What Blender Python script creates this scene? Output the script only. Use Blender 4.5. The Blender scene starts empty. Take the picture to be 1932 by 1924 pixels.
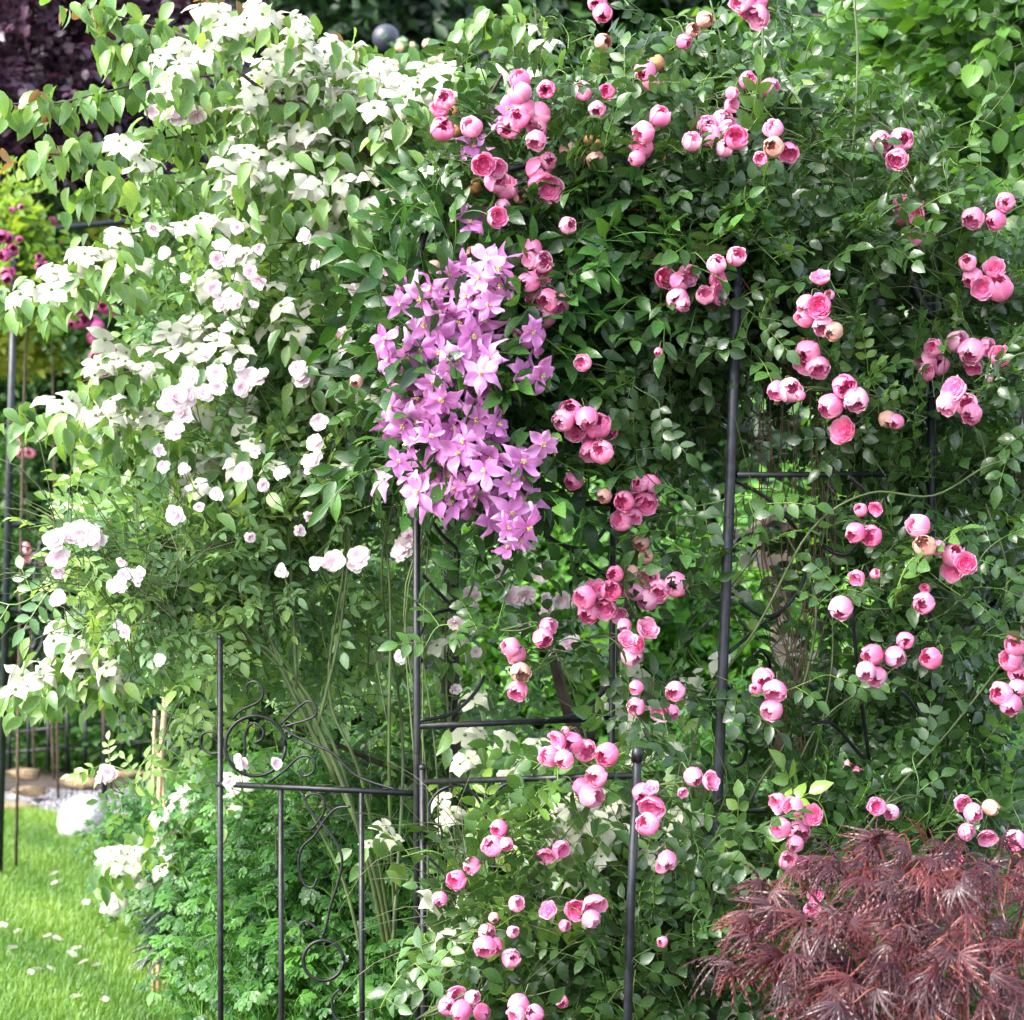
import bpy, math
import numpy as np
from mathutils import Vector, Matrix
R = np.random.default_rng(7)
PI = math.pi
sc = bpy.context.scene
COL = sc.collection

# ------------------------------------------------------------------ camera, sky, sun, exposure
CAMH = 1.6
cd = bpy.data.cameras.new('camera'); cam = bpy.data.objects.new('camera', cd); COL.objects.link(cam)
cam.location = (0, 0, CAMH); cam.rotation_euler = (math.radians(90), 0, 0)
cd.sensor_width = 36; cd.lens = 36 * 5 / 2.2; cd.clip_end = 500; cd.clip_start = 0.1
cd.dof.use_dof = True; cd.dof.focus_distance = 5.0; cd.dof.aperture_fstop = 7.0
sc.camera = cam
w = bpy.data.worlds.new('World'); sc.world = w; w.use_nodes = True
nt = w.node_tree; bg = nt.nodes['Background']
sky = nt.nodes.new('ShaderNodeTexSky'); sky.sky_type = 'NISHITA'; sky.sun_disc = False
SUN_EL, SUN_AZ = 45, -118            # azimuth from the view direction, negative = left
sky.sun_elevation = math.radians(SUN_EL); sky.sun_rotation = math.radians(SUN_AZ)
sky.air_density = 1.0; sky.dust_density = 3.0; sky.ozone_density = 1.0
hs = nt.nodes.new('ShaderNodeHueSaturation'); hs.inputs['Saturation'].default_value = .55
nt.links.new(sky.outputs[0], hs.inputs['Color']); nt.links.new(hs.outputs[0], bg.inputs[0]); bg.inputs[1].default_value = 0.15
sd = bpy.data.lights.new('sun', 'SUN'); sun = bpy.data.objects.new('sun', sd); COL.objects.link(sun)
sd.energy = 1.2; sd.angle = math.radians(34); sd.color = (1.0, 0.95, 0.88)
_e, _a = math.radians(SUN_EL), math.radians(SUN_AZ)
sv = Vector((math.sin(_a) * math.cos(_e), math.cos(_a) * math.cos(_e), math.sin(_e)))
sun.rotation_euler = sv.to_track_quat('Z', 'Y').to_euler()
sc.view_settings.view_transform = 'Standard'; sc.view_settings.look = 'None'
sc.view_settings.exposure = 2.5; sc.view_settings.gamma = 1
sc.cycles.max_bounces = 7; sc.cycles.diffuse_bounces = 3; sc.cycles.glossy_bounces = 2
sc.cycles.transmission_bounces = 5; sc.cycles.transparent_max_bounces = 4

# ------------------------------------------------------------------ helpers
K = 2.2 / 5 / 1932
def P(px, py, Y):
    return np.array([(px - 966) * K * Y, Y, CAMH - (py - 962) * K * Y])
def PP(pts):
    return np.array([P(*p) for p in pts])

def tag(o, label=None, cat=None, group=None, kind=None):
    if label: o['label'] = label
    if cat: o['category'] = cat
    if group: o['group'] = group
    if kind: o['kind'] = kind
    return o
def empty(name, loc, label=None, cat=None, group=None):
    o = bpy.data.objects.new(name, None); o.location = loc; o.empty_display_size = .1
    COL.objects.link(o); return tag(o, label, cat, group)

class Proto:
    def __init__(s, V, F, C=None):
        s.V = np.asarray(V, float).reshape(-1, 3)
        s.L = np.concatenate([np.asarray(f) for f in F]).astype(np.int64) if len(F) else np.zeros(0, np.int64)
        s.N = np.array([len(f) for f in F], np.int64)
        s.C = np.zeros((len(s.V), 4)) if C is None else np.asarray(C, float).reshape(-1, 4)
        s.MI = np.zeros(len(s.N), np.int64)
    def mi(s, k): s.MI[:] = k; return s
def join(ps):
    o = Proto(np.zeros((0, 3)), []); vs = []; ls = []; n = 0
    for p in ps: vs.append(p.V); ls.append(p.L + n); n += len(p.V)
    o.V = np.concatenate(vs); o.L = np.concatenate(ls); o.N = np.concatenate([p.N for p in ps])
    o.C = np.concatenate([p.C for p in ps]); o.MI = np.concatenate([p.MI for p in ps]); return o
def xf(p, M=None, T=(0, 0, 0), s=1.0, dc=None):
    o = Proto(np.zeros((0, 3)), []); o.V = p.V * s
    if M is not None: o.V = o.V @ np.asarray(M).T
    o.V = o.V + np.asarray(T); o.L = p.L; o.N = p.N; o.MI = p.MI; o.C = p.C.copy()
    if dc is not None: o.C[:, 0] += dc
    return o
def inst(p, M, T, dc=None, hue=None):
    """k copies of p: M (k,3,3), T (k,3)"""
    k = len(T)
    o = Proto(np.zeros((0, 3)), [])
    if k == 0: return o
    n = len(p.V)
    o.V = (np.einsum('kij,nj->kni', M, p.V) + T[:, None, :]).reshape(-1, 3)
    o.L = (p.L[None] + (np.arange(k) * n)[:, None]).reshape(-1)
    o.N = np.tile(p.N, k); o.MI = np.tile(p.MI, k)
    C = np.tile(p.C[None], (k, 1, 1))
    if dc is not None: C[:, :, 0] += dc[:, None]
    if hue is not None: C[:, :, 3] += hue[:, None]
    o.C = C.reshape(-1, 4); return o
def build(name, p, mats, parent=None, origin=None, smooth=True, link=True):
    me = bpy.data.meshes.new(name)
    V = p.V if origin is None else p.V - np.asarray(origin)
    me.vertices.add(len(V)); me.vertices.foreach_set('co', V.astype(np.float32).ravel())
    me.loops.add(len(p.L)); me.loops.foreach_set('vertex_index', p.L.astype(np.int32))
    me.polygons.add(len(p.N))
    st = np.concatenate([[0], np.cumsum(p.N)[:-1]]).astype(np.int32)
    me.polygons.foreach_set('loop_start', st)
    me.polygons.foreach_set('use_smooth', np.full(len(p.N), smooth))
    if not isinstance(mats, (list, tuple)): mats = [mats]
    for m in mats: me.materials.append(m)
    if len(mats) > 1: me.polygons.foreach_set('material_index', p.MI.astype(np.int32))
    a = me.attributes.new('lf', 'FLOAT_COLOR', 'POINT')
    a.data.foreach_set('color', p.C.astype(np.float32).ravel())
    me.update(calc_edges=True)
    if not link: return me
    o = bpy.data.objects.new(name, me); COL.objects.link(o)
    if origin is not None: o.location = origin
    if parent is not None:
        o.parent = parent
        o.location = Vector(o.location) - parent_world(parent)
    return o
def parent_world(o):
    v = Vector(o.location)
    while o.parent: o = o.parent; v = v + Vector(o.location)
    return v
def nrm(v): v = np.asarray(v, float); return v / (np.linalg.norm(v, axis=-1, keepdims=True) + 1e-9)
def basis(x, z):
    """rotation whose columns are x, y, z with x exact and z as near as can be"""
    x = nrm(x); y = nrm(np.cross(z, x)); z = np.cross(x, y)
    return np.stack([x, y, z], axis=-1)
def crom(pts, n=6):
    pts = np.asarray(pts, float)
    if len(pts) < 3:
        t = np.linspace(0, 1, n + 1)[:, None]; return pts[0] * (1 - t) + pts[-1] * t
    q = np.vstack([2 * pts[0] - pts[1], pts, 2 * pts[-1] - pts[-2]]); out = []
    for i in range(1, len(q) - 2):
        a, b, c, d = q[i - 1], q[i], q[i + 1], q[i + 2]
        for t in np.arange(n) / n:
            out.append(.5 * (2 * b + (c - a) * t + (2 * a - 5 * b + 4 * c - d) * t * t + (3 * b - a - 3 * c + d) * t ** 3))
    out.append(pts[-1]); return np.array(out)
def tube(pts, r0, r1=None, sides=6, n=6, smooth=True, cap=True, tint=.5):
    if smooth: pts = crom(pts, n)
    pts = np.asarray(pts, float); m = len(pts)
    r = np.linspace(r0, r0 if r1 is None else r1, m)
    t = nrm(np.gradient(pts, axis=0))
    up = np.array([0, 0, 1.]) if abs(t[0, 2]) < .9 else np.array([0, 1., 0])
    u = nrm(np.cross(t[0], up)); V = []
    for i in range(m):
        u = nrm(u - t[i] * (u @ t[i])); v = np.cross(t[i], u)
        a = np.arange(sides) / sides * 2 * PI
        V.append(pts[i] + r[i] * (np.cos(a)[:, None] * u + np.sin(a)[:, None] * v))
    V = np.concatenate(V); F = []
    for i in range(m - 1):
        for j in range(sides):
            k = (j + 1) % sides
            F.append([i * sides + j, i * sides + k, (i + 1) * sides + k, (i + 1) * sides + j])
    if cap:
        F.append(list(range(sides))[::-1]); F.append([(m - 1) * sides + j for j in range(sides)])
    C = np.zeros((len(V), 4)); C[:, 0] = tint
    return Proto(V, F, C)
def sphere(c, r, nu=12, nv=8, tint=.5, jit=0, sq=(1, 1, 1)):
    V = [[0, 0, 1]]
    for i in range(1, nv):
        th = PI * i / nv
        for j in range(nu):
            ph = 2 * PI * j / nu
            V.append([math.sin(th) * math.cos(ph), math.sin(th) * math.sin(ph), math.cos(th)])
    V.append([0, 0, -1]); V = np.array(V) * np.array(sq)
    if jit: V = V * (1 + R.normal(0, jit, (len(V), 1)))
    F = [[0, 1 + j, 1 + (j + 1) % nu] for j in range(nu)]
    for i in range(nv - 2):
        for j in range(nu):
            a = 1 + i * nu + j; b = 1 + i * nu + (j + 1) % nu
            F.append([a, a + nu, b + nu, b])
    l = 1 + (nv - 2) * nu; e = len(V) - 1
    F += [[l + j, e, l + (j + 1) % nu] for j in range(nu)]
    C = np.zeros((len(V), 4)); C[:, 0] = tint
    return Proto(np.asarray(c) + r * V, F, C)

# leaf lying along +x, upper face +z.  C = (tint, |u| across, v along, hue)
def leaf(L, W, prof=((0.25, .8), (.5, 1.), (.78, .6)), fold=.25, curl=.25, tint=0., wav=0.):
    V = [[0, 0, 0]]; C = [[tint, 0, 0, 0]]
    ks = []
    for (v, wd) in prof:
        x = v * L; z = -curl * L * v * v; hw = wd * W / 2
        wz = wav * L * math.sin(v * 14)
        V += [[x, -hw, z + fold * hw + wz], [x, 0, z], [x, hw, z + fold * hw - wz]]
        C += [[tint, 1, v, 0], [tint, 0, v, 0], [tint, 1, v, 0]]
    V.append([L * .98, 0, -curl * L]); C.append([tint, 0, 1, 0])
    n = len(prof); F = [[0, 1, 2], [0, 2, 3]]
    for i in range(n - 1):
        a = 1 + 3 * i
        F += [[a, a + 3, a + 4, a + 1], [a + 1, a + 4, a + 5, a + 2]]
    a = 1 + 3 * (n - 1); e = len(V) - 1
    F += [[a, e, a + 1], [a + 1, e, a + 2]]
    return Proto(V, F, C)
def lite(L, W, fold=.3, tint=0.):
    V = [[0, 0, 0], [L * .45, -W / 2, fold * W / 2], [L, 0, -.15 * L], [L * .45, W / 2, fold * W / 2]]
    C = [[tint, 0, 0, 0], [tint, 1, .5, 0], [tint, 0, 1, 0], [tint, 1, .5, 0]]
    return Proto(V, [[0, 1, 2], [0, 2, 3]], C)
def rot(ax, a):
    return np.array(Matrix.Rotation(a, 3, ax))
def rz(a): return rot('Z', a)
def ry(a): return rot('Y', a)
def rx(a): return rot('X', a)
def pick(v, n): return R.uniform(-v, v, n)

# ------------------------------------------------------------------ materials
def newmat(name):
    m = bpy.data.materials.new(name); m.use_nodes = True
    t = m.node_tree; b = t.nodes['Principled BSDF']; return m, t, b
def ramp(t, stops, fac):
    r = t.nodes.new('ShaderNodeValToRGB'); e = r.color_ramp.elements
    while len(e) < len(stops): e.new(.5)
    for q, (pos, c) in zip(e, stops): q.position = pos; q.color = (*c, 1)
    t.links.new(fac, r.inputs[0]); return r
def math_(t, op, a, b=None):
    n = t.nodes.new('ShaderNodeMath'); n.operation = op
    for i, v in enumerate((a, b)):
        if v is None: continue
        if isinstance(v, (int, float)): n.inputs[i].default_value = v
        else: t.links.new(v, n.inputs[i])
    return n.outputs[0]
def leafmat(name, stops, rough=.38, tr=.35, trc=(1.3, 1.25, .5), veins=.12, spec=.5, edge=None, noise=9, objvar=0):
    m, t, b = newmat(name)
    at = t.nodes.new('ShaderNodeAttribute'); at.attribute_name = 'lf'
    sp = t.nodes.new('ShaderNodeSeparateColor'); t.links.new(at.outputs['Color'], sp.inputs[0])
    no = t.nodes.new('ShaderNodeTexNoise'); no.inputs['Scale'].default_value = noise; no.inputs['Detail'].default_value = 2
    g = t.nodes.new('ShaderNodeNewGeometry'); t.links.new(g.outputs['Position'], no.inputs['Vector'])
    f = math_(t, 'ADD', sp.outputs[0], math_(t, 'MULTIPLY', math_(t, 'SUBTRACT', no.outputs[0], .5), .35))
    if objvar:
        oi = t.nodes.new('ShaderNodeObjectInfo'); f = math_(t, 'ADD', f, math_(t, 'MULTIPLY', math_(t, 'SUBTRACT', oi.outputs['Random'], .5), objvar))
    r = ramp(t, stops, f); c = r.outputs[0]
    if veins:   # side veins and midrib, a little paler than the blade
        a = math_(t, 'SUBTRACT', math_(t, 'MULTIPLY', sp.outputs[2], 42), math_(t, 'MULTIPLY', sp.outputs[1], 9))
        s_ = math_(t, 'POWER', math_(t, 'ABSOLUTE', math_(t, 'SINE', a)), 6)
        mid = math_(t, 'LESS_THAN', sp.outputs[1], .07)
        vv = math_(t, 'MAXIMUM', s_, mid)
        mx = t.nodes.new('ShaderNodeMix'); mx.data_type = 'RGBA'; mx.blend_type = 'ADD'
        t.links.new(math_(t, 'MULTIPLY', vv, veins), mx.inputs[0]); t.links.new(c, mx.inputs[6]); t.links.new(c, mx.inputs[7]); c = mx.outputs[2]
    if edge:    # hue of the rim and tip (autumn-bronze margins)
        mx = t.nodes.new('ShaderNodeMix'); mx.data_type = 'RGBA'
        f2 = math_(t, 'MULTIPLY', math_(t, 'POWER', sp.outputs[1], 3), edge[1])
        t.links.new(f2, mx.inputs[0]); t.links.new(c, mx.inputs[6]); mx.inputs[7].default_value = (*edge[0], 1); c = mx.outputs[2]
    t.links.new(c, b.inputs['Base Color'])
    n2 = t.nodes.new('ShaderNodeTexNoise'); n2.inputs['Scale'].default_value = 160; t.links.new(g.outputs['Position'], n2.inputs['Vector'])
    rr = ramp(t, [(0.35, (rough * .45,) * 3), (.6, (rough * 1.25,) * 3)], n2.outputs[0])
    t.links.new(rr.outputs[0], b.inputs['Roughness'])
    b.inputs['Specular IOR Level'].default_value = spec
    tl = t.nodes.new('ShaderNodeBsdfTranslucent')
    mc = t.nodes.new('ShaderNodeMix'); mc.data_type = 'RGBA'; mc.blend_type = 'MULTIPLY'; mc.inputs[0].default_value = 1
    t.links.new(c, mc.inputs[6]); mc.inputs[7].default_value = (*trc, 1); t.links.new(mc.outputs[2], tl.inputs[0])
    ms = t.nodes.new('ShaderNodeMixShader'); ms.inputs[0].default_value = tr
    t.links.new(b.outputs[0], ms.inputs[1]); t.links.new(tl.outputs[0], ms.inputs[2])
    t.links.new(ms.outputs[0], t.nodes['Material Output'].inputs[0]); return m
def petalmat(name, stops, tr=.3, rough=.5, noise=30, amp=.25):
    return leafmat(name, stops, rough=rough, tr=tr, trc=(1.1, 1., 1.), veins=0, spec=.3, noise=noise, objvar=.3)
def plain(name, c, rough=.6, var=.25, scale=14, metal=0, bump=0, c2=None, spec=.5):
    m, t, b = newmat(name)
    tc = t.nodes.new('ShaderNodeTexCoord')
    no = t.nodes.new('ShaderNodeTexNoise'); no.inputs['Scale'].default_value = scale; no.inputs['Detail'].default_value = 6
    t.links.new(tc.outputs['Object'], no.inputs['Vector'])
    c = np.array(c); c2 = c * (1 + var) if c2 is None else np.array(c2)
    r = ramp(t, [(.35, tuple(c * (1 - var))), (.65, tuple(c2))], no.outputs[0])
    t.links.new(r.outputs[0], b.inputs['Base Color']); b.inputs['Roughness'].default_value = rough
    b.inputs['Metallic'].default_value = metal; b.inputs['Specular IOR Level'].default_value = spec
    if bump:
        bu = t.nodes.new('ShaderNodeBump'); bu.inputs['Strength'].default_value = bump; bu.inputs['Distance'].default_value = .01
        t.links.new(no.outputs[0], bu.inputs['Height']); t.links.new(bu.outputs[0], b.inputs['Normal'])
    return m
M = {}
M['rose_leaf'] = leafmat('rose_leaf', [(0, (.024, .058, .017)), (.45, (.050, .122, .030)), (.8, (.11, .23, .045)), (1, (.21, .34, .055))], rough=.34, tr=.32, spec=.6)
M['pale_leaf'] = leafmat('pale_leaf', [(0, (.06, .14, .06)), (.5, (.13, .26, .115)), (.8, (.20, .36, .14)), (1, (.30, .46, .13))], rough=.36, tr=.36, spec=.7)
M['dog_leaf'] = leafmat('dog_leaf', [(0, (.05, .125, .04)), (.5, (.105, .22, .07)), (.85, (.18, .32, .09)), (1, (.28, .38, .10))], rough=.38, tr=.38, veins=.25, edge=((.28, .36, .08), .4), spec=.7)
M['bronze_leaf'] = leafmat('bronze_leaf', [(0, (.14, .08, .05)), (.5, (.22, .12, .07)), (1, (.26, .24, .10))], rough=.45, tr=.4, veins=.2)
M['clem_leaf'] = leafmat('clem_leaf', [(0, (.012, .045, .012)), (.5, (.035, .11, .02)), (1, (.12, .27, .04))], rough=.4, tr=.3)
M['hazel_leaf'] = leafmat('hazel_leaf', [(0, (.03, .085, .018)), (.5, (.075, .19, .03)), (1, (.20, .38, .05))], rough=.42, tr=.42, veins=.2)
M['copper_leaf'] = leafmat('copper_leaf', [(0, (.020, .008, .018)), (.5, (.055, .024, .048)), (1, (.12, .065, .10))], rough=.33, tr=.15, trc=(1.5, .5, .5))
M['maple_leaf'] = leafmat('maple_leaf', [(0, (.028, .008, .013)), (.5, (.066, .018, .026)), (1, (.16, .026, .020))], rough=.5, tr=.22, trc=(1.6, .4, .3), veins=0)
M['wood_leaf'] = leafmat('wood_leaf', [(0, (.010, .035, .009)), (.5, (.035, .10, .018)), (1, (.10, .23, .03))], rough=.45, tr=.3, veins=0)
M['dark_leaf'] = leafmat('dark_leaf', [(0, (.006, .022, .008)), (.5, (.015, .05, .013)), (1, (.04, .11, .02))], rough=.45, tr=.2, veins=0)
M['hedge_leaf'] = leafmat('hedge_leaf', [(0, (.028, .09, .022)), (.5, (.065, .17, .035)), (1, (.15, .32, .05))], rough=.5, tr=.35, veins=0)
M['lime_leaf'] = leafmat('lime_leaf', [(0, (.16, .30, .04)), (.5, (.34, .46, .07)), (1, (.55, .55, .12))], rough=.5, tr=.4, veins=0)
M['herb_leaf'] = leafmat('herb_leaf', [(0, (.03, .11, .018)), (.5, (.075, .22, .03)), (1, (.16, .36, .045))], rough=.5, tr=.4)
M['grass'] = leafmat('grass', [(0, (.06, .14, .025)), (.5, (.12, .26, .04)), (1, (.26, .38, .08))], rough=.5, tr=.4, veins=0)
M['pink'] = petalmat('pink', [(0, (.74, .08, .31)), (.35, (.85, .18, .44)), (.7, (.88, .34, .58)), (1, (.90, .60, .75))], tr=.42)
M['faded'] = petalmat('faded', [(0, (.50, .16, .16)), (.5, (.66, .34, .30)), (1, (.70, .50, .40))])
M['pale'] = petalmat('pale', [(0, (.72, .38, .50)), (.4, (.80, .62, .72)), (.75, (.84, .76, .80)), (1, (.86, .82, .83))])
M['magenta'] = petalmat('magenta', [(0, (.25, .01, .10)), (.5, (.42, .05, .20)), (1, (.62, .20, .38))])
M['backpink'] = petalmat('backpink', [(0, (.6, .10, .25)), (.5, (.72, .24, .42)), (1, (.78, .5, .5))])
M['white'] = petalmat('white', [(0, (.30, .38, .16)), (.3, (.46, .50, .35)), (1, (.56, .57, .48))], tr=.3)
M['clematis'] = petalmat('clematis', [(0, (.42, .10, .36)), (.3, (.56, .19, .50)), (.7, (.66, .31, .61)), (1, (.74, .47, .72))])
M['stamen'] = plain('stamen', (.68, .62, .22), .6)
M['button'] = plain('button', (.10, .17, .05), .6)
M['brown_petal'] = plain('brown_petal', (.34, .18, .07), .7, .4, 60)
M['cream_petal'] = plain('cream_petal', (.62, .46, .30), .7, .3, 60)
M['iron'] = plain('iron', (.007, .008, .010), .42, .6, 45, bump=.15, spec=.4)
M['iron_grey'] = plain('iron_grey', (.014, .017, .023), .42, .5, 40, bump=.12)
M['cane_green'] = plain('cane_green', (.065, .10, .028), .5, .35, 20)
M['cane_brown'] = plain('cane_brown', (.07, .045, .028), .7, .4, 30, bump=.3)
M['twig'] = plain('twig', (.055, .07, .025), .6, .4, 20)
M['dry'] = plain('dry', (.075, .045, .026), .7, .35, 30)
M['redstem'] = plain('redstem', (.14, .04, .025), .6, .3, 30)
M['bark'] = plain('bark', (.06, .045, .035), .85, .5, 18, bump=.6)
M['soil'] = plain('soil', (.035, .026, .018), .95, .5, 12, bump=.8)
M['turf'] = plain('turf', (.09, .17, .035), .95, .4, 18, bump=.5)
M['rock'] = plain('rock', (.09, .055, .03), .85, .45, 7, bump=1., c2=(.24, .17, .10))
M['granite'] = plain('granite', (.26, .27, .28), .6, .3, 60, bump=.3, c2=(.55, .56, .56))
M['gravel'] = plain('gravel', (.12, .12, .14), .8, .5, 60, c2=(.28, .27, .29))
M['timber'] = plain('timber', (.075, .058, .045), .85, .35, 14, bump=.4)
M['bamboo'] = plain('bamboo', (.48, .32, .19), .55, .25, 30)
M['ball'] = plain('ball', (.035, .04, .06), .42, .15, 6)

# ------------------------------------------------------------------ leaf and spray shapes
OV = ((.2, .72), (.45, 1.), (.75, .66))
def compound(n=5, L=.042, W=.026, droop=.25):
    """rose leaf: rachis with a terminal leaflet and pairs, all roughly in one plane"""
    ps = []; m = (n - 1) // 2; step = L * .72
    rl = step * (m + .35)
    ps.append(tube([[0, 0, 0], [rl * .5, 0, .0], [rl, 0, -droop * rl * .5]], .0011, .0007, 3, 2, cap=False, tint=.6))
    for i in range(m):
        x = step * (i + .55); z = -droop * rl * .5 * (x / rl) ** 2
        for s in (-1, 1):
            lf = leaf(L * R.uniform(.8, .98), W * R.uniform(.85, 1.05), OV, R.uniform(.15, .45), R.uniform(.1, .35), R.uniform(-.08, .08))
            ps.append(xf(lf, rz(s * R.uniform(.85, 1.15)) @ ry(R.uniform(-.1, .4)) @ rx(R.uniform(-.35, .35)), (x, 0, z)))
    lf = leaf(L * R.uniform(1, 1.15), W * R.uniform(1, 1.1), OV, R.uniform(.15, .4), .3)
    ps.append(xf(lf, ry(R.uniform(.1, .45)), (rl, 0, -droop * rl * .5)))
    return join(ps)
def rose_sprig(nl=5, L=.042, W=.026, length=.2, n=(5, 7)):
    ps = []
    path = crom([[0, 0, 0], [length * .35, R.uniform(-.02, .02), .02], [length * .75, R.uniform(-.03, .03), .015], [length, R.uniform(-.03, .03), -.03]], 4)
    ps.append(tube(path, .0017, .0009, 4, 1, smooth=False, cap=False, tint=.45))
    for i in range(nl):
        f = (i + .6) / nl; q = path[min(len(path) - 1, int(f * (len(path) - 1) + .5))]
        c = compound(int(R.choice(n)), L * R.uniform(.8, 1.1), W * R.uniform(.8, 1.1))
        side = 1 if i % 2 else -1
        ang = side * R.uniform(.5, 1.3) if i < nl - 1 else R.uniform(-.3, .3)
        ps.append(xf(c, rz(ang) @ ry(R.uniform(-.45, .35)) @ rx(R.uniform(-.6, .6)), q, dc=R.uniform(-.06, .06) + (.12 if i == nl - 1 else 0)))
    return join(ps)
def simple_sprig(nl, L, W, length, prof=OV, curl=.3, fold=.2, pairs=False, droop=.3, wav=0.):
    ps = []
    path = crom([[0, 0, 0], [length * .5, R.uniform(-.02, .02), .01], [length, 0, -.03]], 4)
    ps.append(tube(path, .0016, .0009, 4, 1, smooth=False, cap=False, tint=.4))
    for i in range(nl):
        f = (i + .5) / nl; q = path[min(len(path) - 1, int(f * (len(path) - 1) + .5))]
        for side in ((-1, 1) if pairs else ((1,) if i % 2 else (-1,))):
            lf = leaf(L * R.uniform(.75, 1.15), W * R.uniform(.75, 1.15), prof, fold * R.uniform(.3, 1.6), curl * R.uniform(.4, 1.6), R.uniform(-.15, .15), wav)
            a = side * R.uniform(.5, 1.3) if f < .9 else R.uniform(-.4, .4)
            ps.append(xf(lf, rz(a) @ ry(droop + R.uniform(-.35, .4)) @ rx(R.uniform(-.5, .5)), q))
    return join(ps)
def lobed(Ls, nl=5, spread=1.05, width=.55, teeth=True):
    """palmate cut leaf (cranesbill, parsley-like) in the xy plane"""
    ps = []
    for i in range(nl):
        a = (i - (nl - 1) / 2) * spread * 2 / (nl - 1) * 1.1
        l = Ls * (1 - .22 * abs(a))
        V = [[0, 0, 0]]; C = [[0, 0, 0, 0]]
        pr = ((.4, .5), (.55, 1.), (.68, .6), (.8, .75)) if teeth else ((.4, .6), (.7, 1.))
        ps.append(xf(leaf(l, l * width, pr, .25, .2, R.uniform(-.1, .1)), rz(a) @ ry(R.uniform(-.1, .2)), (0, 0, R.uniform(0, .001))))
    return join(ps)
def herb_sprig():
    ps = []
    for i in range(4):
        h = R.uniform(.05, .16); a = R.uniform(0, 2 * PI); d = np.array([math.cos(a), math.sin(a), 0]) * R.uniform(.03, .1)
        top = d + np.array([0, 0, h])
        ps.append(tube([[0, 0, 0], d * .4 + [0, 0, h * .6], top], .0014, .001, 3, 2, cap=False))
        ps.append(xf(lobed(R.uniform(.028, .045)), rz(a + R.uniform(-.5, .5)) @ ry(R.uniform(-.1, .7)), top, dc=R.uniform(-.12, .12)))
    return join(ps)
def maple_leaf():
    ps = []
    for i in range(7):
        a = (i - 3) * .40; l = .088 * (1 - .13 * abs(i - 3)) * R.uniform(.85, 1.1)
        n = 6; V = []; F = []; C = []
        cx = R.uniform(-.3, .3)
        pts = []
        for k in range(n + 1):
            v = k / n; x = l * v; z = -.5 * l * v ** 2.6; y = cx * l * v * v
            hw = .0019 * (1 - v) ** .6 + .0002
            V += [[x, y - hw, z + .0006], [x, y + hw, z + .0006]]; C += [[v * .25, 1, v, 0], [v * .25, 1, v, 0]]
            if k: F.append([2 * k - 2, 2 * k, 2 * k + 1, 2 * k - 1])
        for k in range(1, n):
            v = k / n; tl = l * .19 * (1 - v * .5) * math.sin(min(1, v * 1.6 + .2) * PI * .6)
            for s in (-1, 1):
                b = len(V); x = l * v; z = -.5 * l * v ** 2.6; y = cx * l * v * v
                hw = .0019 * (1 - v) ** .6
                V += [[x - .004, y + s * hw * .5, z], [x + .005, y + s * hw * .5, z - .001], [x + tl * .95, y + s * (hw + tl * .42), z - tl * .4]]
                C += [[.1, 1, v, 0], [.1, 1, v, 0], [.45, 1, v, 0]]; F.append([b, b + 1, b + 2])
        ps.append(xf(Proto(V, F, C), rz(a) @ ry(R.uniform(-.12, .2)), (0, 0, 0)))
    ps.append(tube([[-.03, 0, .012], [0, 0, 0]], .0007, .0006, 3, 1, smooth=False, cap=False, tint=.9))
    return join(ps)

# flowers
def petal(L, W, tw, cup, prof, nu=5, tint0=.3, tint1=.9, wav=.03, twist=0., tip=0.):
    """broad petal along +x with width profile prof(v) in 0..1"""
    V = []; C = []; nv = 7
    ph = R.uniform(0, 6)
    for i in range(nv + 1):
        v = i / nv; hw = prof(v) * W / 2
        for j in range(nu):
            u = -1 + 2 * j / (nu - 1)
            z = cup * L * v * v + tw * hw * (u * u) + wav * L * math.sin(u * 4 + v * 7 + ph) * v + tip * L * max(0, v - .6) ** 2 * 6
            V.append([L * v * (1 - .06 * u * u), hw * u + twist * v * z, z])
            C.append([tint0 + (tint1 - tint0) * (v * .7 + abs(u) * .3), abs(u), v, 0])
    F = []
    for i in range(nv):
        for j in range(nu - 1):
            a = i * nu + j; F.append([a, a + nu, a + nu + 1, a + 1])
    return Proto(V, F, C)
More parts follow.
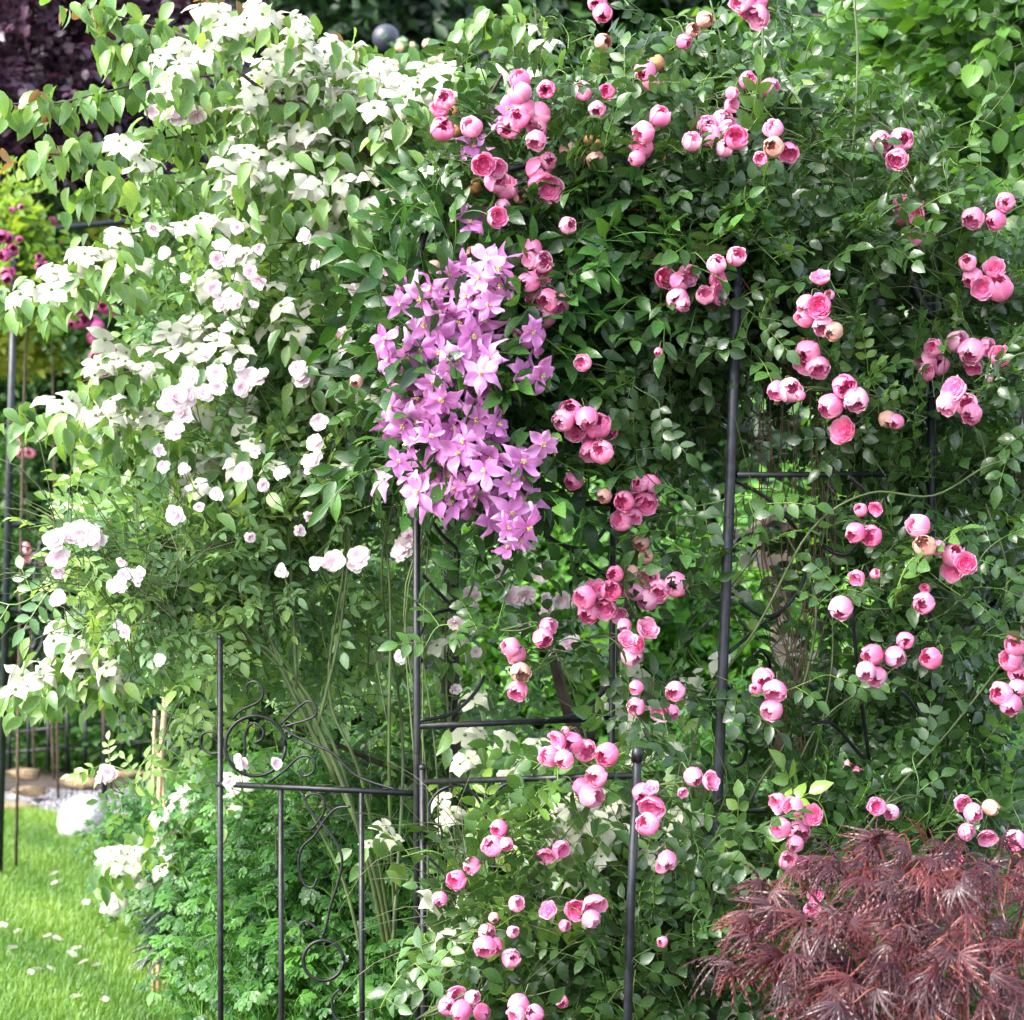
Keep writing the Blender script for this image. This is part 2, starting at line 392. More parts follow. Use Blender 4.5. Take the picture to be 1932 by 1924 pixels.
def rose_globe(closed=1.0, seed=0, layers=6):
    """cupped old rose: shells of overlapping incurved petals, opening along +z, radius 1"""
    ps = []
    for k in range(layers):
        f = k / layers; r = 1 - .145 * k; n = (5, 5, 5, 4, 4, 3)[k]
        thm = (2.6, 2.65, 2.6, 2.5, 2.4, 2.4)[k] * closed
        for i in range(n):
            phc = i * 2 * PI / n + k * .63 + R.uniform(-.2, .2); hw0 = 2 * PI / n * R.uniform(.6, .8)
            tm = min(3.0, thm * R.uniform(.86, 1.06)); V = []; C = []; nu, nv = 8, 8
            q = R.uniform(0, 6); lift = R.uniform(0, .07); off = R.uniform(-.06, .06)
            for a in range(nv + 1):
                v = a / nv; th = tm * (.06 + .94 * v)
                hw = hw0 * (min(1, .5 + v) if v < .75 else math.sqrt(max(.05, 1 - ((v - .75) / .3) ** 2)))
                for b in range(nu):
                    u = -1 + 2 * b / (nu - 1)
                    th2 = th - (.18 * u * u + .09 * math.sin(u * 3.3 + q) + .045 * math.sin(u * 9 + q * 2)) * v ** 2
                    rr = r * (1 + lift * v + .075 * u * v + (.13 * max(0, v - .8) / .2 if k < 4 else .04) + .025 * math.sin(4 * u + q + v * 5))
                    ph = phc + u * hw
                    V.append([rr * math.sin(th2) * math.cos(ph), rr * math.sin(th2) * math.sin(ph), -rr * math.cos(th2) * .96])
                    C.append([off + .24 + .34 * (1 - f) + .75 * max(0, v - .5) ** 1.3 + .22 * abs(u) ** 3, abs(u), v, 0])
            F = []
            for a in range(nv):
                for b in range(nu - 1):
                    s = a * nu + b; F.append([s, s + 1, s + nu + 1, s + nu])
            ps.append(Proto(V, F, C))
    return join(ps)
def sepals(r=1.0):
    ps = [sphere((0, 0, -1.08 * r), .2 * r, 8, 5, .4)]
    for i in range(5):
        ps.append(xf(leaf(.75 * r, .24 * r, fold=.3, curl=-.35), rz(i * 1.257) @ ry(.35), (0, 0, -1.02 * r)))
    return join(ps)
def pale_rose(seed):
    ps = []
    for k, (n, L, cup, t0) in enumerate(((6, 1., .15, .75), (5, .8, .45, .6), (4, .52, .8, .35))):
        for i in range(n):
            p = petal(L * R.uniform(.85, 1.1), .95 * L, R.uniform(-.2, .45), cup + R.uniform(-.25, .2), lambda v: math.sin(min(1, v * 1.02) * PI * .62 + .25) ** .8 if v < .95 else .62, wav=.08, tint0=t0 - .25, tint1=t0 + .3)
            ps.append(xf(p, rz(i * 2 * PI / n + k * .6 + R.uniform(-.2, .2)) @ ry(R.uniform(-.35, .2))))
    return join(ps)
def clem_flower():
    n = int(R.choice([5, 6, 6, 4])); ps = []
    for i in range(n):
        p = petal(R.uniform(.9, 1.2), R.uniform(.5, .8), R.uniform(-.6, .6), R.uniform(-.4, .4),
                  lambda v: (math.sin(min(1, v * 1.5) * PI / 2) ** .8) * (1 - max(0, v - .5) ** 1.4 * 2.5) * .98 + .05, wav=.10, tint0=.15, tint1=.85, tip=R.uniform(-.9, .5))
        ps.append(xf(p, rz(i * 2 * PI / n + R.uniform(-.15, .15)) @ ry(R.uniform(-.35, .15)) @ rx(R.uniform(-.3, .3)), (0, 0, .01)))
    return join(ps)
def clem_stamen():
    ps = []
    for i in range(16):
        a = R.uniform(0, 6.28); r = R.uniform(.03, .17); h = R.uniform(.16, .28)
        ps.append(tube([[r * .3 * math.cos(a), r * .3 * math.sin(a), .02], [r * math.cos(a), r * math.sin(a), h]], .012, .022, 3, 1, smooth=False))
    return join(ps)
def bract_flower():
    ps = []
    for i in range(4):
        p = petal(R.uniform(.92, 1.08), R.uniform(.8, .95), R.uniform(-.15, .3), R.uniform(-.35, .1),
                  lambda v: (math.sin(min(1, v * 1.35) * PI / 2) ** .75) * (1 - max(0, v - .55) ** 1.5 * 3.1) + .01, wav=.03, tint0=.35, tint1=1.1, tip=R.uniform(-.5, 0))
        ps.append(xf(p.mi(0), rz(i * PI / 2 + R.uniform(-.12, .12)) @ ry(R.uniform(-.1, .1)), (.02, 0, (i % 2) * .015)))
    ps.append(sphere((0, 0, .06), .10, 8, 6, jit=.06).mi(1))
    return join(ps)

# ------------------------------------------------------------------ scatter
def blob_points(blobs, shell=.35, dens=1.):
    """blobs: (px, py, Y, rx_px, ry_px, rY_m, n) -> points and outward directions"""
    Pn, Dn = [], []
    for (px, py, Y, rpx, rpy, rY, n) in blobs:
        n = max(1, int(n * dens)); d = nrm(R.normal(0, 1, (n, 3))); r = (shell + (1 - shell) * R.random(n)) ** .6
        r = r * (1 + .12 * R.normal(0, 1, n))
        c = P(px, py, Y); rad = np.array([rpx * K * Y, rY, rpy * K * Y])
        Pn.append(c + d * rad * r[:, None]); Dn.append(nrm(d / (rad / rad.max())))
    return np.concatenate(Pn), np.concatenate(Dn)
def orient(D, up=.45, face=.1, rnd=.6, zup=.8, zcam=.45, zr=.45, down=0.):
    n = len(D)
    x = D + np.array([0, 0, up - down]) + np.array([0, -face, 0]) + R.normal(0, rnd, (n, 3))
    z = np.array([0, -zcam, zup]) + D * .25 + R.normal(0, zr, (n, 3))
    return basis(x, z)
def scatter(protos, Pn, Dn, smin=.8, smax=1.2, tl=-.2, th=.5, tint_fn=None, **kw):
    n = len(Pn); which = R.integers(0, len(protos), n)
    Mx = orient(Dn, **kw) * R.uniform(smin, smax, n)[:, None, None]
    tn = R.uniform(tl, th, n)
    if tint_fn is not None: tn = tn + tint_fn(Pn)
    out = []
    for i, p in enumerate(protos):
        k = which == i
        if k.any(): out.append(inst(p, Mx[k], Pn[k], dc=tn[k]))
    return join(out)
def keep(Pn, Dn, mask): return Pn[mask], Dn[mask]
def to_px(Pn):
    return (Pn[:, 0] / (K * Pn[:, 1]) + 966, 962 - (Pn[:, 2] - CAMH) / (K * Pn[:, 1]))

ROSE_SP = [rose_sprig(4, .042, .026, .15) for _ in range(6)]
PALE_SP = [rose_sprig(5, .036, .018, .17) for _ in range(6)]
CLEM_SP = [simple_sprig(5, .065, .03, .2, fold=.3, wav=.01) for _ in range(4)]
HAZ = ((.12, .7), (.4, 1.), (.72, .8), (.88, .4))
HAZEL_SP = [simple_sprig(6, .078, .062, .3, HAZ, .25, .2, droop=.35, wav=.012) for _ in range(5)]
BEECH_SP = [simple_sprig(7, .06, .036, .26, OV, .15, .2, droop=.15) for _ in range(4)]
def lite_sprig(n, L, W, spread):
    ps = []
    for i in range(n):
        ps.append(xf(lite(L * R.uniform(.7, 1.2), W * R.uniform(.7, 1.2), tint=R.uniform(-.15, .15)), rz(R.uniform(-1.6, 1.6)) @ ry(R.uniform(-.5, .7)) @ rx(R.uniform(-.6, .6)), R.uniform(-spread, spread, 3) * (1, 1, .6)))
    return join(ps)
LITE_SP = [lite_sprig(9, .06, .04, .08) for _ in range(5)]
BIG_SP = [lite_sprig(9, .10, .07, .16) for _ in range(5)]
FINE_SP = [lite_sprig(12, .035, .022, .05) for _ in range(5)]
HERB_SP = [herb_sprig() for _ in range(6)]

# ------------------------------------------------------------------ ground
def sheet(name, pts, z, mat, kind='structure'):
    V = [[x, y, z] for x, y in pts]
    o = build(name, Proto(V, [list(range(len(V)))]), mat, smooth=False); return tag(o, kind=kind)
sheet('ground', [(-120, -20), (120, -20), (120, 300), (-120, 300)], 0, M['soil'])
# lawn: right edge follows the bed (P coordinates on the ground)
def gp(px, py):
    Y = CAMH / ((py - 962) * K); return ((px - 966) * K * Y, Y)
edge = [(500, 2300), (470, 2050), (440, 1924), (400, 1850), (330, 1790), (260, 1720), (215, 1650), (190, 1600), (150, 1570), (70, 1545), (-60, 1520)]
LE = [gp(*e) for e in edge]
lawn_poly = [(-4, LE[0][1])] + LE + [(-4.5, LE[-1][1] + .2)]
sheet('lawn', lawn_poly, .006, M['turf'])
LEa = np.array(LE)
def lawn_edge_x(Y): return np.interp(Y, LEa[:, 1], LEa[:, 0])
n = 95000
Yg = 6.6 + (13.0 - 6.6) * R.random(n) ** 1.25; xr = lawn_edge_x(Yg) + .05
xl = -Yg * 966 * K - .25; Xg = xl + (xr - xl) * R.random(n) + R.normal(0, .02, n)
blade = Proto([[0, -.0022, 0], [0, .0022, 0], [.006, -.0016, .022], [.006, .0016, .022], [.02, 0, .04]], [[0, 1, 3, 2], [2, 3, 4]], [[-.2, 1, 0, 0]] * 2 + [[0, 1, .5, 0]] * 2 + [[.1, 1, 1, 0]])
patch = .18 * np.sin(Xg * 5.1 + 1) * np.sin(Yg * 3.3) + .12 * np.sin(Xg * 13 + Yg * 7)
az = R.uniform(0, 2 * PI, n)
x = np.stack([np.cos(az), np.sin(az), R.uniform(-.5, .35, n)], 1)
Mx = basis(x, np.tile([0, 0, 1.], (n, 1))) * (R.uniform(.6, 1.4, n) * (1 + patch))[:, None, None]
g = inst(blade, Mx, np.stack([Xg, Yg, np.full(n, .006)], 1), dc=R.uniform(.15, .8, n) + patch)
tag(build('grass', g, M['grass']), 'short bright green lawn grass', None, kind='stuff')
del g
# gravel strip behind the lawn
sheet('gravel_path', [gp(-80, 1528), gp(60, 1532), gp(140, 1560), gp(330, 1585), gp(500, 1600), gp(500, 1490), gp(150, 1495), gp(-80, 1500)], .012, M['gravel'])
n = 5000; px = R.uniform(60, 480, n); py = R.uniform(1497, 1575, n)
Y = CAMH / ((py - 962) * K); T = np.stack([(px - 966) * K * Y, Y, np.full(n, .02)], 1)
peb = sphere((0, 0, 0), .012, 6, 4, jit=.15)
g = inst(peb, basis(R.normal(0, 1, (n, 3)), R.normal(0, 1, (n, 3))) * R.uniform(.5, 1.3, n)[:, None, None], T)
tag(build('gravel', g, M['gravel']), 'grey gravel', None, kind='stuff')

# ------------------------------------------------------------------ far woodland and background shrubs
def tree(name, label, cat, base, blobs, protos, mat, trunk=None, group=None, **kw):
    root = empty(name, base, label, cat, group)
    Pn, Dn = blob_points(blobs); Pn[:, 2] = np.maximum(Pn[:, 2], .03)
    build('crown', scatter(protos, Pn, Dn, **kw), mat, root)
    if trunk: build('trunk', join([tube(PP(t), r0, r1, 8, 5) for t, r0, r1 in trunk]), M['bark'], root)
    return root
def shrub(name, label, cat, base, blobs, protos, mat, stems=None, group=None, **kw):
    root = empty(name, base, label, cat, group)
    Pn, Dn = blob_points(blobs); Pn[:, 2] = np.maximum(Pn[:, 2], .03)
    build('foliage', scatter(protos, Pn, Dn, **kw), mat, root)
    if stems: build('stem', join([tube(PP(t), r0, r1, 6, 5) for t, r0, r1 in stems]), M['cane_brown'], root)
    return root
FAR = dict(smin=1.2, smax=2.2, rnd=.8)
tree('dark_tree', 'very dark evergreen tree behind the dark globe on its post', 'tree', (-1.5, 24, 0),
     [(760, 60, 23, 420, 420, 1.6, 2600), (600, 450, 23, 400, 420, 1.5, 1600), (850, 700, 22, 350, 400, 1.5, 1300)], BIG_SP, M['dark_leaf'],
     [([(740, 1300, 24), (750, 500, 24), (760, 0, 24)], .25, .1)], **FAR)
tree('beech_tree', 'tall mid green leafy tree at the back, above the top of the rose arch', 'tree', (2.4, 21, 0),
     [(1180, 120, 20, 260, 220, 1.2, 1800), (1500, 200, 21, 320, 300, 1.4, 2200), (1330, 550, 20, 300, 300, 1.4, 1300), (1100, -20, 19, 160, 140, 1, 800)], BIG_SP, M['wood_leaf'],
     [([(1350, 1250, 21), (1370, 500, 21), (1400, 0, 21)], .2, .1)], **FAR)
tree('shade_tree', 'dark leafed tree at the back right behind the hazel', 'tree', (4.6, 19, 0),
     [(1850, 150, 18, 300, 420, 1.3, 2200), (1800, 700, 18, 320, 380, 1.3, 1600), (1650, 1050, 17, 300, 300, 1.3, 1200)], BIG_SP, M['dark_leaf'],
     [([(1800, 1300, 19), (1795, 500, 18.5), (1800, -100, 18)], .25, .16), ([(1790, 300, 18.4), (1700, 100, 18), (1650, -60, 18)], .09, .04)], **FAR)
tag(build('woodland', scatter(BIG_SP, *blob_points([(-100, 500, 27, 500, 900, 1.5, 3000), (600, 500, 28, 500, 900, 1.5, 3500), (1300, 500, 28, 500, 900, 1.5, 3500), (2000, 500, 27, 500, 900, 1.5, 3000)], .2), smin=1.6, smax=3., rnd=.8), M['dark_leaf']), 'dark far woodland', None, kind='stuff')

tree('copper_beech', 'purple leafed copper beech at the upper left', 'tree', (-3.4, 14, 0),
     [(60, 130, 13, 260, 190, 1.0, 1500), (230, 60, 13.4, 150, 150, .8, 600), (-60, 300, 12.8, 170, 130, .8, 450), (160, 280, 13.4, 170, 130, .8, 600), (260, 200, 13.6, 130, 160, .6, 500)], BEECH_SP, M['copper_leaf'],
     [([(60, 1400, 14.5), (80, 700, 14.5), (110, 200, 14)], .16, .08)], smin=1., smax=1.5, rnd=.7, tl=0, th=.7)

shrub('lime_shrub', 'yellow green shrub below the copper beech, behind the far arch', 'shrub', (-3, 13.6, 0),
      [(60, 470, 13.2, 180, 110, .6, 900), (170, 560, 13.4, 140, 120, .5, 600), (-20, 600, 13.2, 120, 110, .5, 300), (210, 470, 13.6, 120, 80, .5, 350)], LITE_SP, M['lime_leaf'], smin=.9, smax=1.5, tl=.3, th=.9)
shrub('rose_hedge', 'mid green rose hedge behind the far arch posts', 'hedge', (-3, 15, 0),
      [(90, 760, 14.6, 260, 210, .6, 1300), (330, 700, 14.8, 230, 240, .6, 1000), (120, 1060, 14.4, 280, 210, .6, 1300), (380, 1050, 14.6, 250, 240, .6, 1200), (560, 800, 15, 250, 300, .6, 900), (60, 1300, 14.9, 260, 150, .5, 700), (300, 1310, 15, 260, 150, .5, 700)],
      LITE_SP, M['hedge_leaf'], smin=.9, smax=1.6)
shrub('mid_shrub', 'bright green shrub seen through the rose arch', 'shrub', (.6, 10, 0),
      [(1000, 1150, 9.5, 240, 260, .5, 1000), (1300, 1300, 10, 260, 260, .5, 1200), (1520, 1150, 10.5, 200, 260, .5, 900), (1000, 1450, 9.5, 260, 200, .5, 700), (1600, 1450, 10, 300, 220, .5, 1000)],
      LITE_SP, M['herb_leaf'], smin=.9, smax=1.5, tl=.1, th=.9)
shrub('laurel_shrub', 'dark glossy shrub deep behind the left of the arch', 'shrub', (-.6, 11, 0),
      [(700, 1000, 11, 300, 300, .5, 900), (560, 1300, 11, 280, 220, .5, 700), (850, 1250, 11, 220, 260, .5, 600), (1150, 850, 11.5, 300, 300, .6, 800)], LITE_SP, M['wood_leaf'], smin=1., smax=1.7)
shrub('cream_shrub', 'shrub with faded cream flower heads below the dark globe', 'shrub', (-.6, 11.4, 0),
      [(770, 260, 11.6, 130, 150, .4, 500), (800, 560, 11.6, 160, 260, .4, 600)], LITE_SP, M['hedge_leaf'])
sh = bpy.data.objects['cream_shrub']
cf = rose_globe(1., layers=2); pr = []
for i in range(46):
    a = R.normal(0, 1, 2); p = P(770 + a[0] * 42, 120 + a[1] * 26 + 15, 11.1 + R.uniform(-.1, .2)); pr.append(xf(cf, basis(R.normal(0, 1, 3), R.normal(0, 1, 3)), p, R.uniform(.012, .026)))
for b in pr: build('flower_head', b, M['cream_petal'], sh)

# hazel on the right: leaves and branches high on the right, crown reaching over the arch and shading it
hz = empty('hazel_tree', (2.4, 8.2, 0), 'hazel tree with big round bright green leaves at the upper right', 'tree')
Pn, Dn = blob_points([(1750, 120, 7.4, 190, 170, .5, 240), (1880, 300, 7.2, 160, 200, .5, 240), (1650, 250, 7.8, 130, 150, .4, 110), (1860, 60, 7., 130, 120, .4, 140),
                      (1900, 520, 7.2, 110, 150, .4, 110), (1780, 420, 7.6, 170, 130, .4, 150), (1560, 60, 8.2, 150, 110, .4, 130), (1700, 640, 7.8, 200, 200, .4, 130), (2020, 250, 7, 180, 350, .5, 150)], dens=.85)
build('crown', scatter(HAZEL_SP, Pn, Dn, smin=.6, smax=.95, tl=-.1, th=.6), M['hazel_leaf'], hz)
# overhead limbs and leaves above the frame
n = 900; d = nrm(R.normal(0, 1, (n, 3))); Po = np.array([2.3, 5.6, 4.6]) + d * np.array([1.5, 1.8, .8]) * R.uniform(.5, 1, n)[:, None]
build('crown', scatter(HAZEL_SP, Po, d, smin=1.1, smax=1.7, tl=0, th=.6), M['hazel_leaf'], hz)
br = [([(1960, 1500, 8.2), (1940, 900, 8.1), (1900, 300, 8.), (1860, -100, 7.9)], .05, .03),
      ([(1600, 300, 7.6), (1720, 200, 7.5), (1790, 60, 7.4), (1850, -60, 7.3)], .004, .012), ([(1450, 20, 8), (1620, 35, 7.7), (1760, 30, 7.4), (1850, 0, 7.3)], .004, .01),
      ([(1710, 330, 7.5), (1740, 240, 7.4), (1735, 150, 7.4), (1790, 50, 7.4)], .003, .007), ([(1500, 330, 7.7), (1640, 400, 7.7), (1800, 420, 7.7), (1932, 390, 7.8)], .004, .011),
      ([(1640, 290, 7.6), (1700, 345, 7.5), (1690, 420, 7.5)], .004, .003)]
build('trunk', join([tube(PP(t), a, b, 7, 5) for t, a, b in br]), M['bark'], hz)

# ------------------------------------------------------------------ iron work
def bar(pts, r, r1=None, sides=10): return tube(PP(pts), r, r1, sides, 1, smooth=False)
def swirl(pts, r=.0042): return tube(PP(pts), r, r, 6, 6)
def circ(cx, cy, r, Y, a0=0, a1=2 * PI, rt=.004, n=26):
    return tube(np.array([P(cx + r * math.cos(a), cy + r * math.sin(a), Y) for a in np.linspace(a0, a1, n)]), rt, rt, 6, 1, smooth=False)
def cz(px, Y, z): return 962 + (CAMH - z) / (K * Y)   # pixel row of height z
def foot(px, Y): return (px, cz(px, Y, -.02), Y)

# left gate leaf
gt = empty('garden_gate', P(600, cz(0, 5.1, 0), 5.1), 'black iron garden gate with scrollwork between the lawn and the arch', 'gate')
Yl, Yr = 5.16, 5.02
def Yg_(px): return Yl + (Yr - Yl) * (px - 415) / 375
build('gate_post', join([bar([(415, 1205, Yl), foot(417, Yl)], .0066), sphere(P(415, 1203, Yl), .0074, 10, 6)]), M['iron'], gt)
build('rail', bar([(408, 1479, Yl), (792, 1497, Yr)], .0066), M['iron'], gt)
build('rail', bar([(415, cz(0, Yl, .12), Yl), (792, cz(0, Yr, .12), Yr)], .0055), M['iron'], gt)
for x_, t_ in ((530, 1488), (682, 1495)):
    build('bar', bar([(x_, t_, Yg_(x_)), (x_ + 2, cz(0, Yg_(x_), .12), Yg_(x_))], .0062), M['iron'], gt)
def GZ(l, Y=None, r=.003):   # points read in the lower-left enlargement
    return swirl([(x * .3373, y * .3373 + 1275.4, (Yg_(x * .3373) if Y is None else Y)) for x, y in l], r)
build('scroll', circ(482, 1407, 57, Yg_(482)), M['iron'], gt)
build('scroll', GZ([(1370, 560), (1368, 420), (1375, 310), (1420, 262), (1470, 300), (1465, 350), (1420, 375)]), M['iron'], gt)
build('scroll', GZ([(1300, 240), (1350, 190), (1450, 140), (1470, 80), (1430, 30), (1380, 50), (1380, 95)]), M['iron'], gt)
build('scroll', GZ([(1570, 270), (1640, 200), (1720, 140), (1765, 170), (1750, 230), (1580, 285)]), M['iron'], gt)
build('scroll', GZ([(1510, 590), (1600, 520), (1680, 450), (1750, 460), (1755, 530), (1700, 560), (1675, 520)]), M['iron'], gt)
build('scroll', GZ([(1590, 300), (1720, 370), (1860, 430), (2000, 560), (2230, 640)]), M['iron'], gt)
build('scroll', GZ([(1230, 430), (1170, 430), (1125, 390), (1130, 330), (1180, 310), (1210, 340)]), M['iron'], gt)
build('scroll', GZ([(1960, 730), (1880, 740), (1820, 800), (1760, 890), (1690, 960), (1670, 1060), (1700, 1160), (1750, 1180), (1775, 1130)]), M['iron'], gt)
build('scroll', GZ([(1690, 650), (1740, 760), (1840, 870), (1910, 1000), (1900, 1120), (1850, 1280), (1810, 1440), (1760, 1400), (1710, 1370), (1680, 1400), (1700, 1440)]), M['iron'], gt)
build('scroll', GZ([(1700, 690), (1740, 660), (1800, 670), (1815, 740), (1790, 800), (1740, 860)]), M['iron'], gt)
build('scroll', circ(610, 1812, 38, Yg_(610)), M['iron'], gt)
build('scroll', GZ([(1900, 1750), (1860, 1800), (1870, 1900), (1930, 1960), (1920, 2040), (1860, 2050)]), M['iron'], gt)

# the rose arch: two side frames and the crossing top
ar = empty('rose_arch', P(1080, cz(0, 5.1, 0), 5.1), 'tall black iron rose arch carrying the pink climbing rose and the clematis', 'arch')
def post(n_, a, r=.0082, m='iron'): return build(n_, bar(a, r), M[m], ar)
post('arch_post', [(785, 560, 5.0), foot(789, 5.0)])
post('arch_post', [(1158, 700, 5.2), foot(1150, 5.2)], .0074)
post('arch_post', [(1392, 470, 4.98), (1382, 800, 4.98), (1352, 1560, 4.98), foot(1335, 4.98)], .0112, 'iron_grey')
post('arch_post', [(1758, 560, 5.25), (1757, 1500, 5.25), foot(1752, 5.25)], .0098)
for a in ([(790, 1370, 5.0), (1155, 1355, 5.2)], [(1390, 896, 4.98), (1758, 894, 5.25)], [(1365, 1530, 4.98), (1755, 1520, 5.25)], [(790, 700, 5.0), (1158, 705, 5.2)],
          [(1385, 462, 4.98), (1700, 455, 5.25)], [(790, 950, 5), (1155, 950, 5.2)]):
    build('rail', bar(a, .0066), M['iron'], ar)
build('top_hoop', tube(PP([(785, 560, 5.0), (810, 420, 5.0), (930, 330, 5.), (1100, 300, 5.), (1290, 340, 5), (1392, 470, 4.98)]), .0085, None, 8, 5), M['iron'], ar)
build('top_hoop', tube(PP([(1158, 700, 5.2), (1175, 520, 5.2), (1300, 430, 5.22), (1500, 410, 5.24), (1690, 450, 5.25), (1720, 530, 5.25), (1758, 600, 5.25)]), .0115, None, 8, 5), M['iron'], ar)
def ES(l, Ya, Yb): # centre enlargement
    n = len(l); return swirl([(x * .3373 + 641.5, y * .3373 + 641.5, Ya + (Yb - Ya) * i / (n - 1)) for i, (x, y) in enumerate(l)])
def FS(l, Ya, Yb, dx=1283, dy=641.5):
    n = len(l); return swirl([(x * .3373 + dx, y * .3373 + dy, Ya + (Yb - Ya) * i / (n - 1)) for i, (x, y) in enumerate(l)], .004)
for l in ([(520, 1020), (580, 1100), (660, 1180), (650, 1290), (600, 1325), (575, 1290)], [(445, 1650), (500, 1550), (600, 1510), (700, 1520)], [(460, 1310), (540, 1400), (620, 1480)],
          [(450, 2130), (620, 2090), (740, 1990), (810, 1880)], [(1100, 900), (1180, 940), (1150, 1070), (1260, 1150), (1400, 1150), (1510, 1020)], [(1140, 1090), (1300, 1180), (1450, 1290), (1500, 1340)],
          [(1310, 1450), (1290, 1370), (1350, 1310), (1430, 1330)], [(1150, 2120), (1300, 2100), (1420, 2020), (1510, 1930)], [(450, 1780), (480, 1830), (520, 1800)]):
    build('scroll', ES(l, 5.02, 5.12), M['iron'], ar)
for l in ([(310, 790), (480, 880), (620, 1020), (680, 1120), (690, 1230)], [(940, 760), (1040, 860), (1050, 1000), (960, 1180), (870, 1190), (800, 1150)], [(330, 1460), (450, 1540), (560, 1520), (680, 1370), (700, 1250)],
          [(270, 1750), (450, 1600), (560, 1530)], [(300, 1180), (340, 1110), (400, 1150)], [(260, 1930), (330, 1990), (430, 1960)], [(740, 2140), (860, 2150), (1000, 2310), (1100, 2400)], [(300, 2240), (370, 2260), (350, 2360), (280, 2390)],
          [(410, 1760), (460, 1740), (500, 1800), (495, 1880)], [(960, 1500), (1000, 1900), (1060, 2360)], [(1240, 1960), (1400, 2130), (1500, 1900)]):
    build('scroll', FS(l, 5.0, 5.12), M['iron'], ar)

# low panel to the right of the gate, with the capped post
lp = empty('fence_panel', P(1000, cz(0, 4.95, 0), 4.95), 'low black iron fence panel ending in a capped post, standing against the arch', 'fence')
build('panel_post', join([bar([(797, 1452, 4.97), foot(803, 4.97)], .0074), sphere(P(797, 1448, 4.97), .0085, 10, 6)]), M['iron'], lp)
build('panel_post', join([bar([(1203, 1425, 4.62), (1190, 1700, 4.62), foot(1170, 4.62)], .0088)]), M['iron_grey'], lp)
build('post_cap', bar([(1204, 1410, 4.62), (1202, 1436, 4.62)], .0112, .0112, 14), M['iron'], lp)
build('rail', bar([(800, 1475, 4.97), (1200, 1463, 4.62)], .0066), M['iron'], lp)
build('rail', bar([(803, cz(0, 4.97, .12), 4.97), (1172, cz(0, 4.62, .12), 4.62)], .006), M['iron'], lp)
def HS(l): return swirl([(x * .3373 + 641.5, y * .3373 + 1275.4, 4.93) for x, y in l], .0032)
for l in ([(510, 800), (500, 720), (560, 640), (660, 610), (740, 650), (800, 740), (830, 860)], [(490, 820), (560, 840), (565, 910), (520, 930)], [(490, 1010), (560, 1080), (640, 1180)], [(490, 1200), (560, 1170), (640, 1190), (660, 1230)],
          [(1690, 900), (1670, 1000), (1680, 1150)], [(1700, 910), (1760, 1000), (1750, 1120), (1770, 1180)], [(1820, 870), (1760, 940), (1700, 1040), (1720, 1200)], [(860, 700), (900, 620), (980, 600), (1050, 640), (1080, 720)]):
    build('scroll', HS(l), M['iron'], lp)

# far arch at the left
fa = empty('far_arch', (-2.6, 12, 0), 'grey iron arch standing far back across the lawn', 'arch')
def fpost(pts, r): return build('arch_post', bar(pts, r, None, 8), M['iron_grey'], fa)
fpost([(27, 560, 10), (20, 800, 10), (-2, cz(0, 10, 0), 10)], .0155)
fpost([(234, 455, 12.6), (216, 950, 12.6), (196, cz(0, 12.6, 0), 12.6)], .0175)
fpost([(520, 470, 12.8), (512, 900, 12.8), (505, cz(0, 12.8, 0), 12.8)], .016)
for pts, r in (([(16, 991, 10), (216, 989, 12.6)], .013), ([(216, 989, 12.6), (512, 988, 12.8)], .013), ([(210, 1030, 12.6), (512, 1028, 12.8)], .013), ([(12, 1150, 10), (205, 1185, 12.6)], .010), ([(205, 1185, 12.6), (512, 1180, 12.8)], .01)):
    build('rail', bar(pts, r, None, 8), M['iron_grey'], fa)
build('top_hoop', tube(PP([(27, 560, 10), (30, 470, 10.02), (60, 440, 10.3), (120, 430, 11), (230, 418, 11.8), (380, 408, 12.6), (470, 380, 12.8)]), .016, None, 8, 5), M['iron_grey'], fa)
build('top_hoop', tube(PP([(234, 560, 12.6), (234, 462, 12.6), (300, 465, 12.7), (430, 468, 12.8), (520, 480, 12.8)]), .016, None, 8, 5), M['iron_grey'], fa)
def DS(l, Y=11.4): return swirl([(x * .3373, y * .3373 + 641.5, Y) for x, y in l], .010)
for l in ([(170, 1260), (190, 1200), (230, 1190), (225, 1130)], [(235, 1130), (200, 1260), (190, 1500), (195, 1600)], [(200, 1600), (140, 1620), (130, 1690), (180, 1720), (200, 1680), (170, 1660)], [(195, 1600), (240, 1680), (200, 1760), (170, 1800)],
          [(390, 1620), (345, 1640), (340, 1710), (390, 1720), (400, 1690)], [(390, 1620), (455, 1680), (430, 1760), (400, 1790)], [(400, 1220), (440, 1170), (460, 1240), (400, 1330)], [(560, 1620), (540, 1650), (560, 1700)], [(905, 1165), (905, 1290)], [(1040, 1050), (1045, 1100)]):
    build('scroll', DS(l), M['iron_grey'], fa)

# low spear fence behind the far arch
sf = empty('spear_fence', (-3, 13.9, 0), 'low black iron fence with spear tips in front of the green bank', 'fence')
YF = 13.9
for (a, b) in (([(0, 1384, YF), (210, 1362, YF)], 0), ([(-20, 1423, YF), (200, 1402, YF)], 0), ([(210, 1362, YF), (420, 1352, YF)], 0), ([(200, 1402, YF), (420, 1393, YF)], 0)):
    build('rail', bar(a, .010, None, 6), M['iron'], sf)
for i, x_ in enumerate((18, 54, 91, 127, 161, 195, 231, 265, 300, 336, 372, 405)):
    t_ = 1345 - (25 if i % 2 else 0) - i * 1.0
    sp_ = join([bar([(x_, t_, YF), (x_, 1455 - i, YF)], .011, None, 6), tube([P(x_, t_ + 4, YF), P(x_, t_ - 6, YF), P(x_, t_ - 20, YF)], .022, .001, 6, 2)])
    build('spear_bar', sp_, M['iron'], sf)
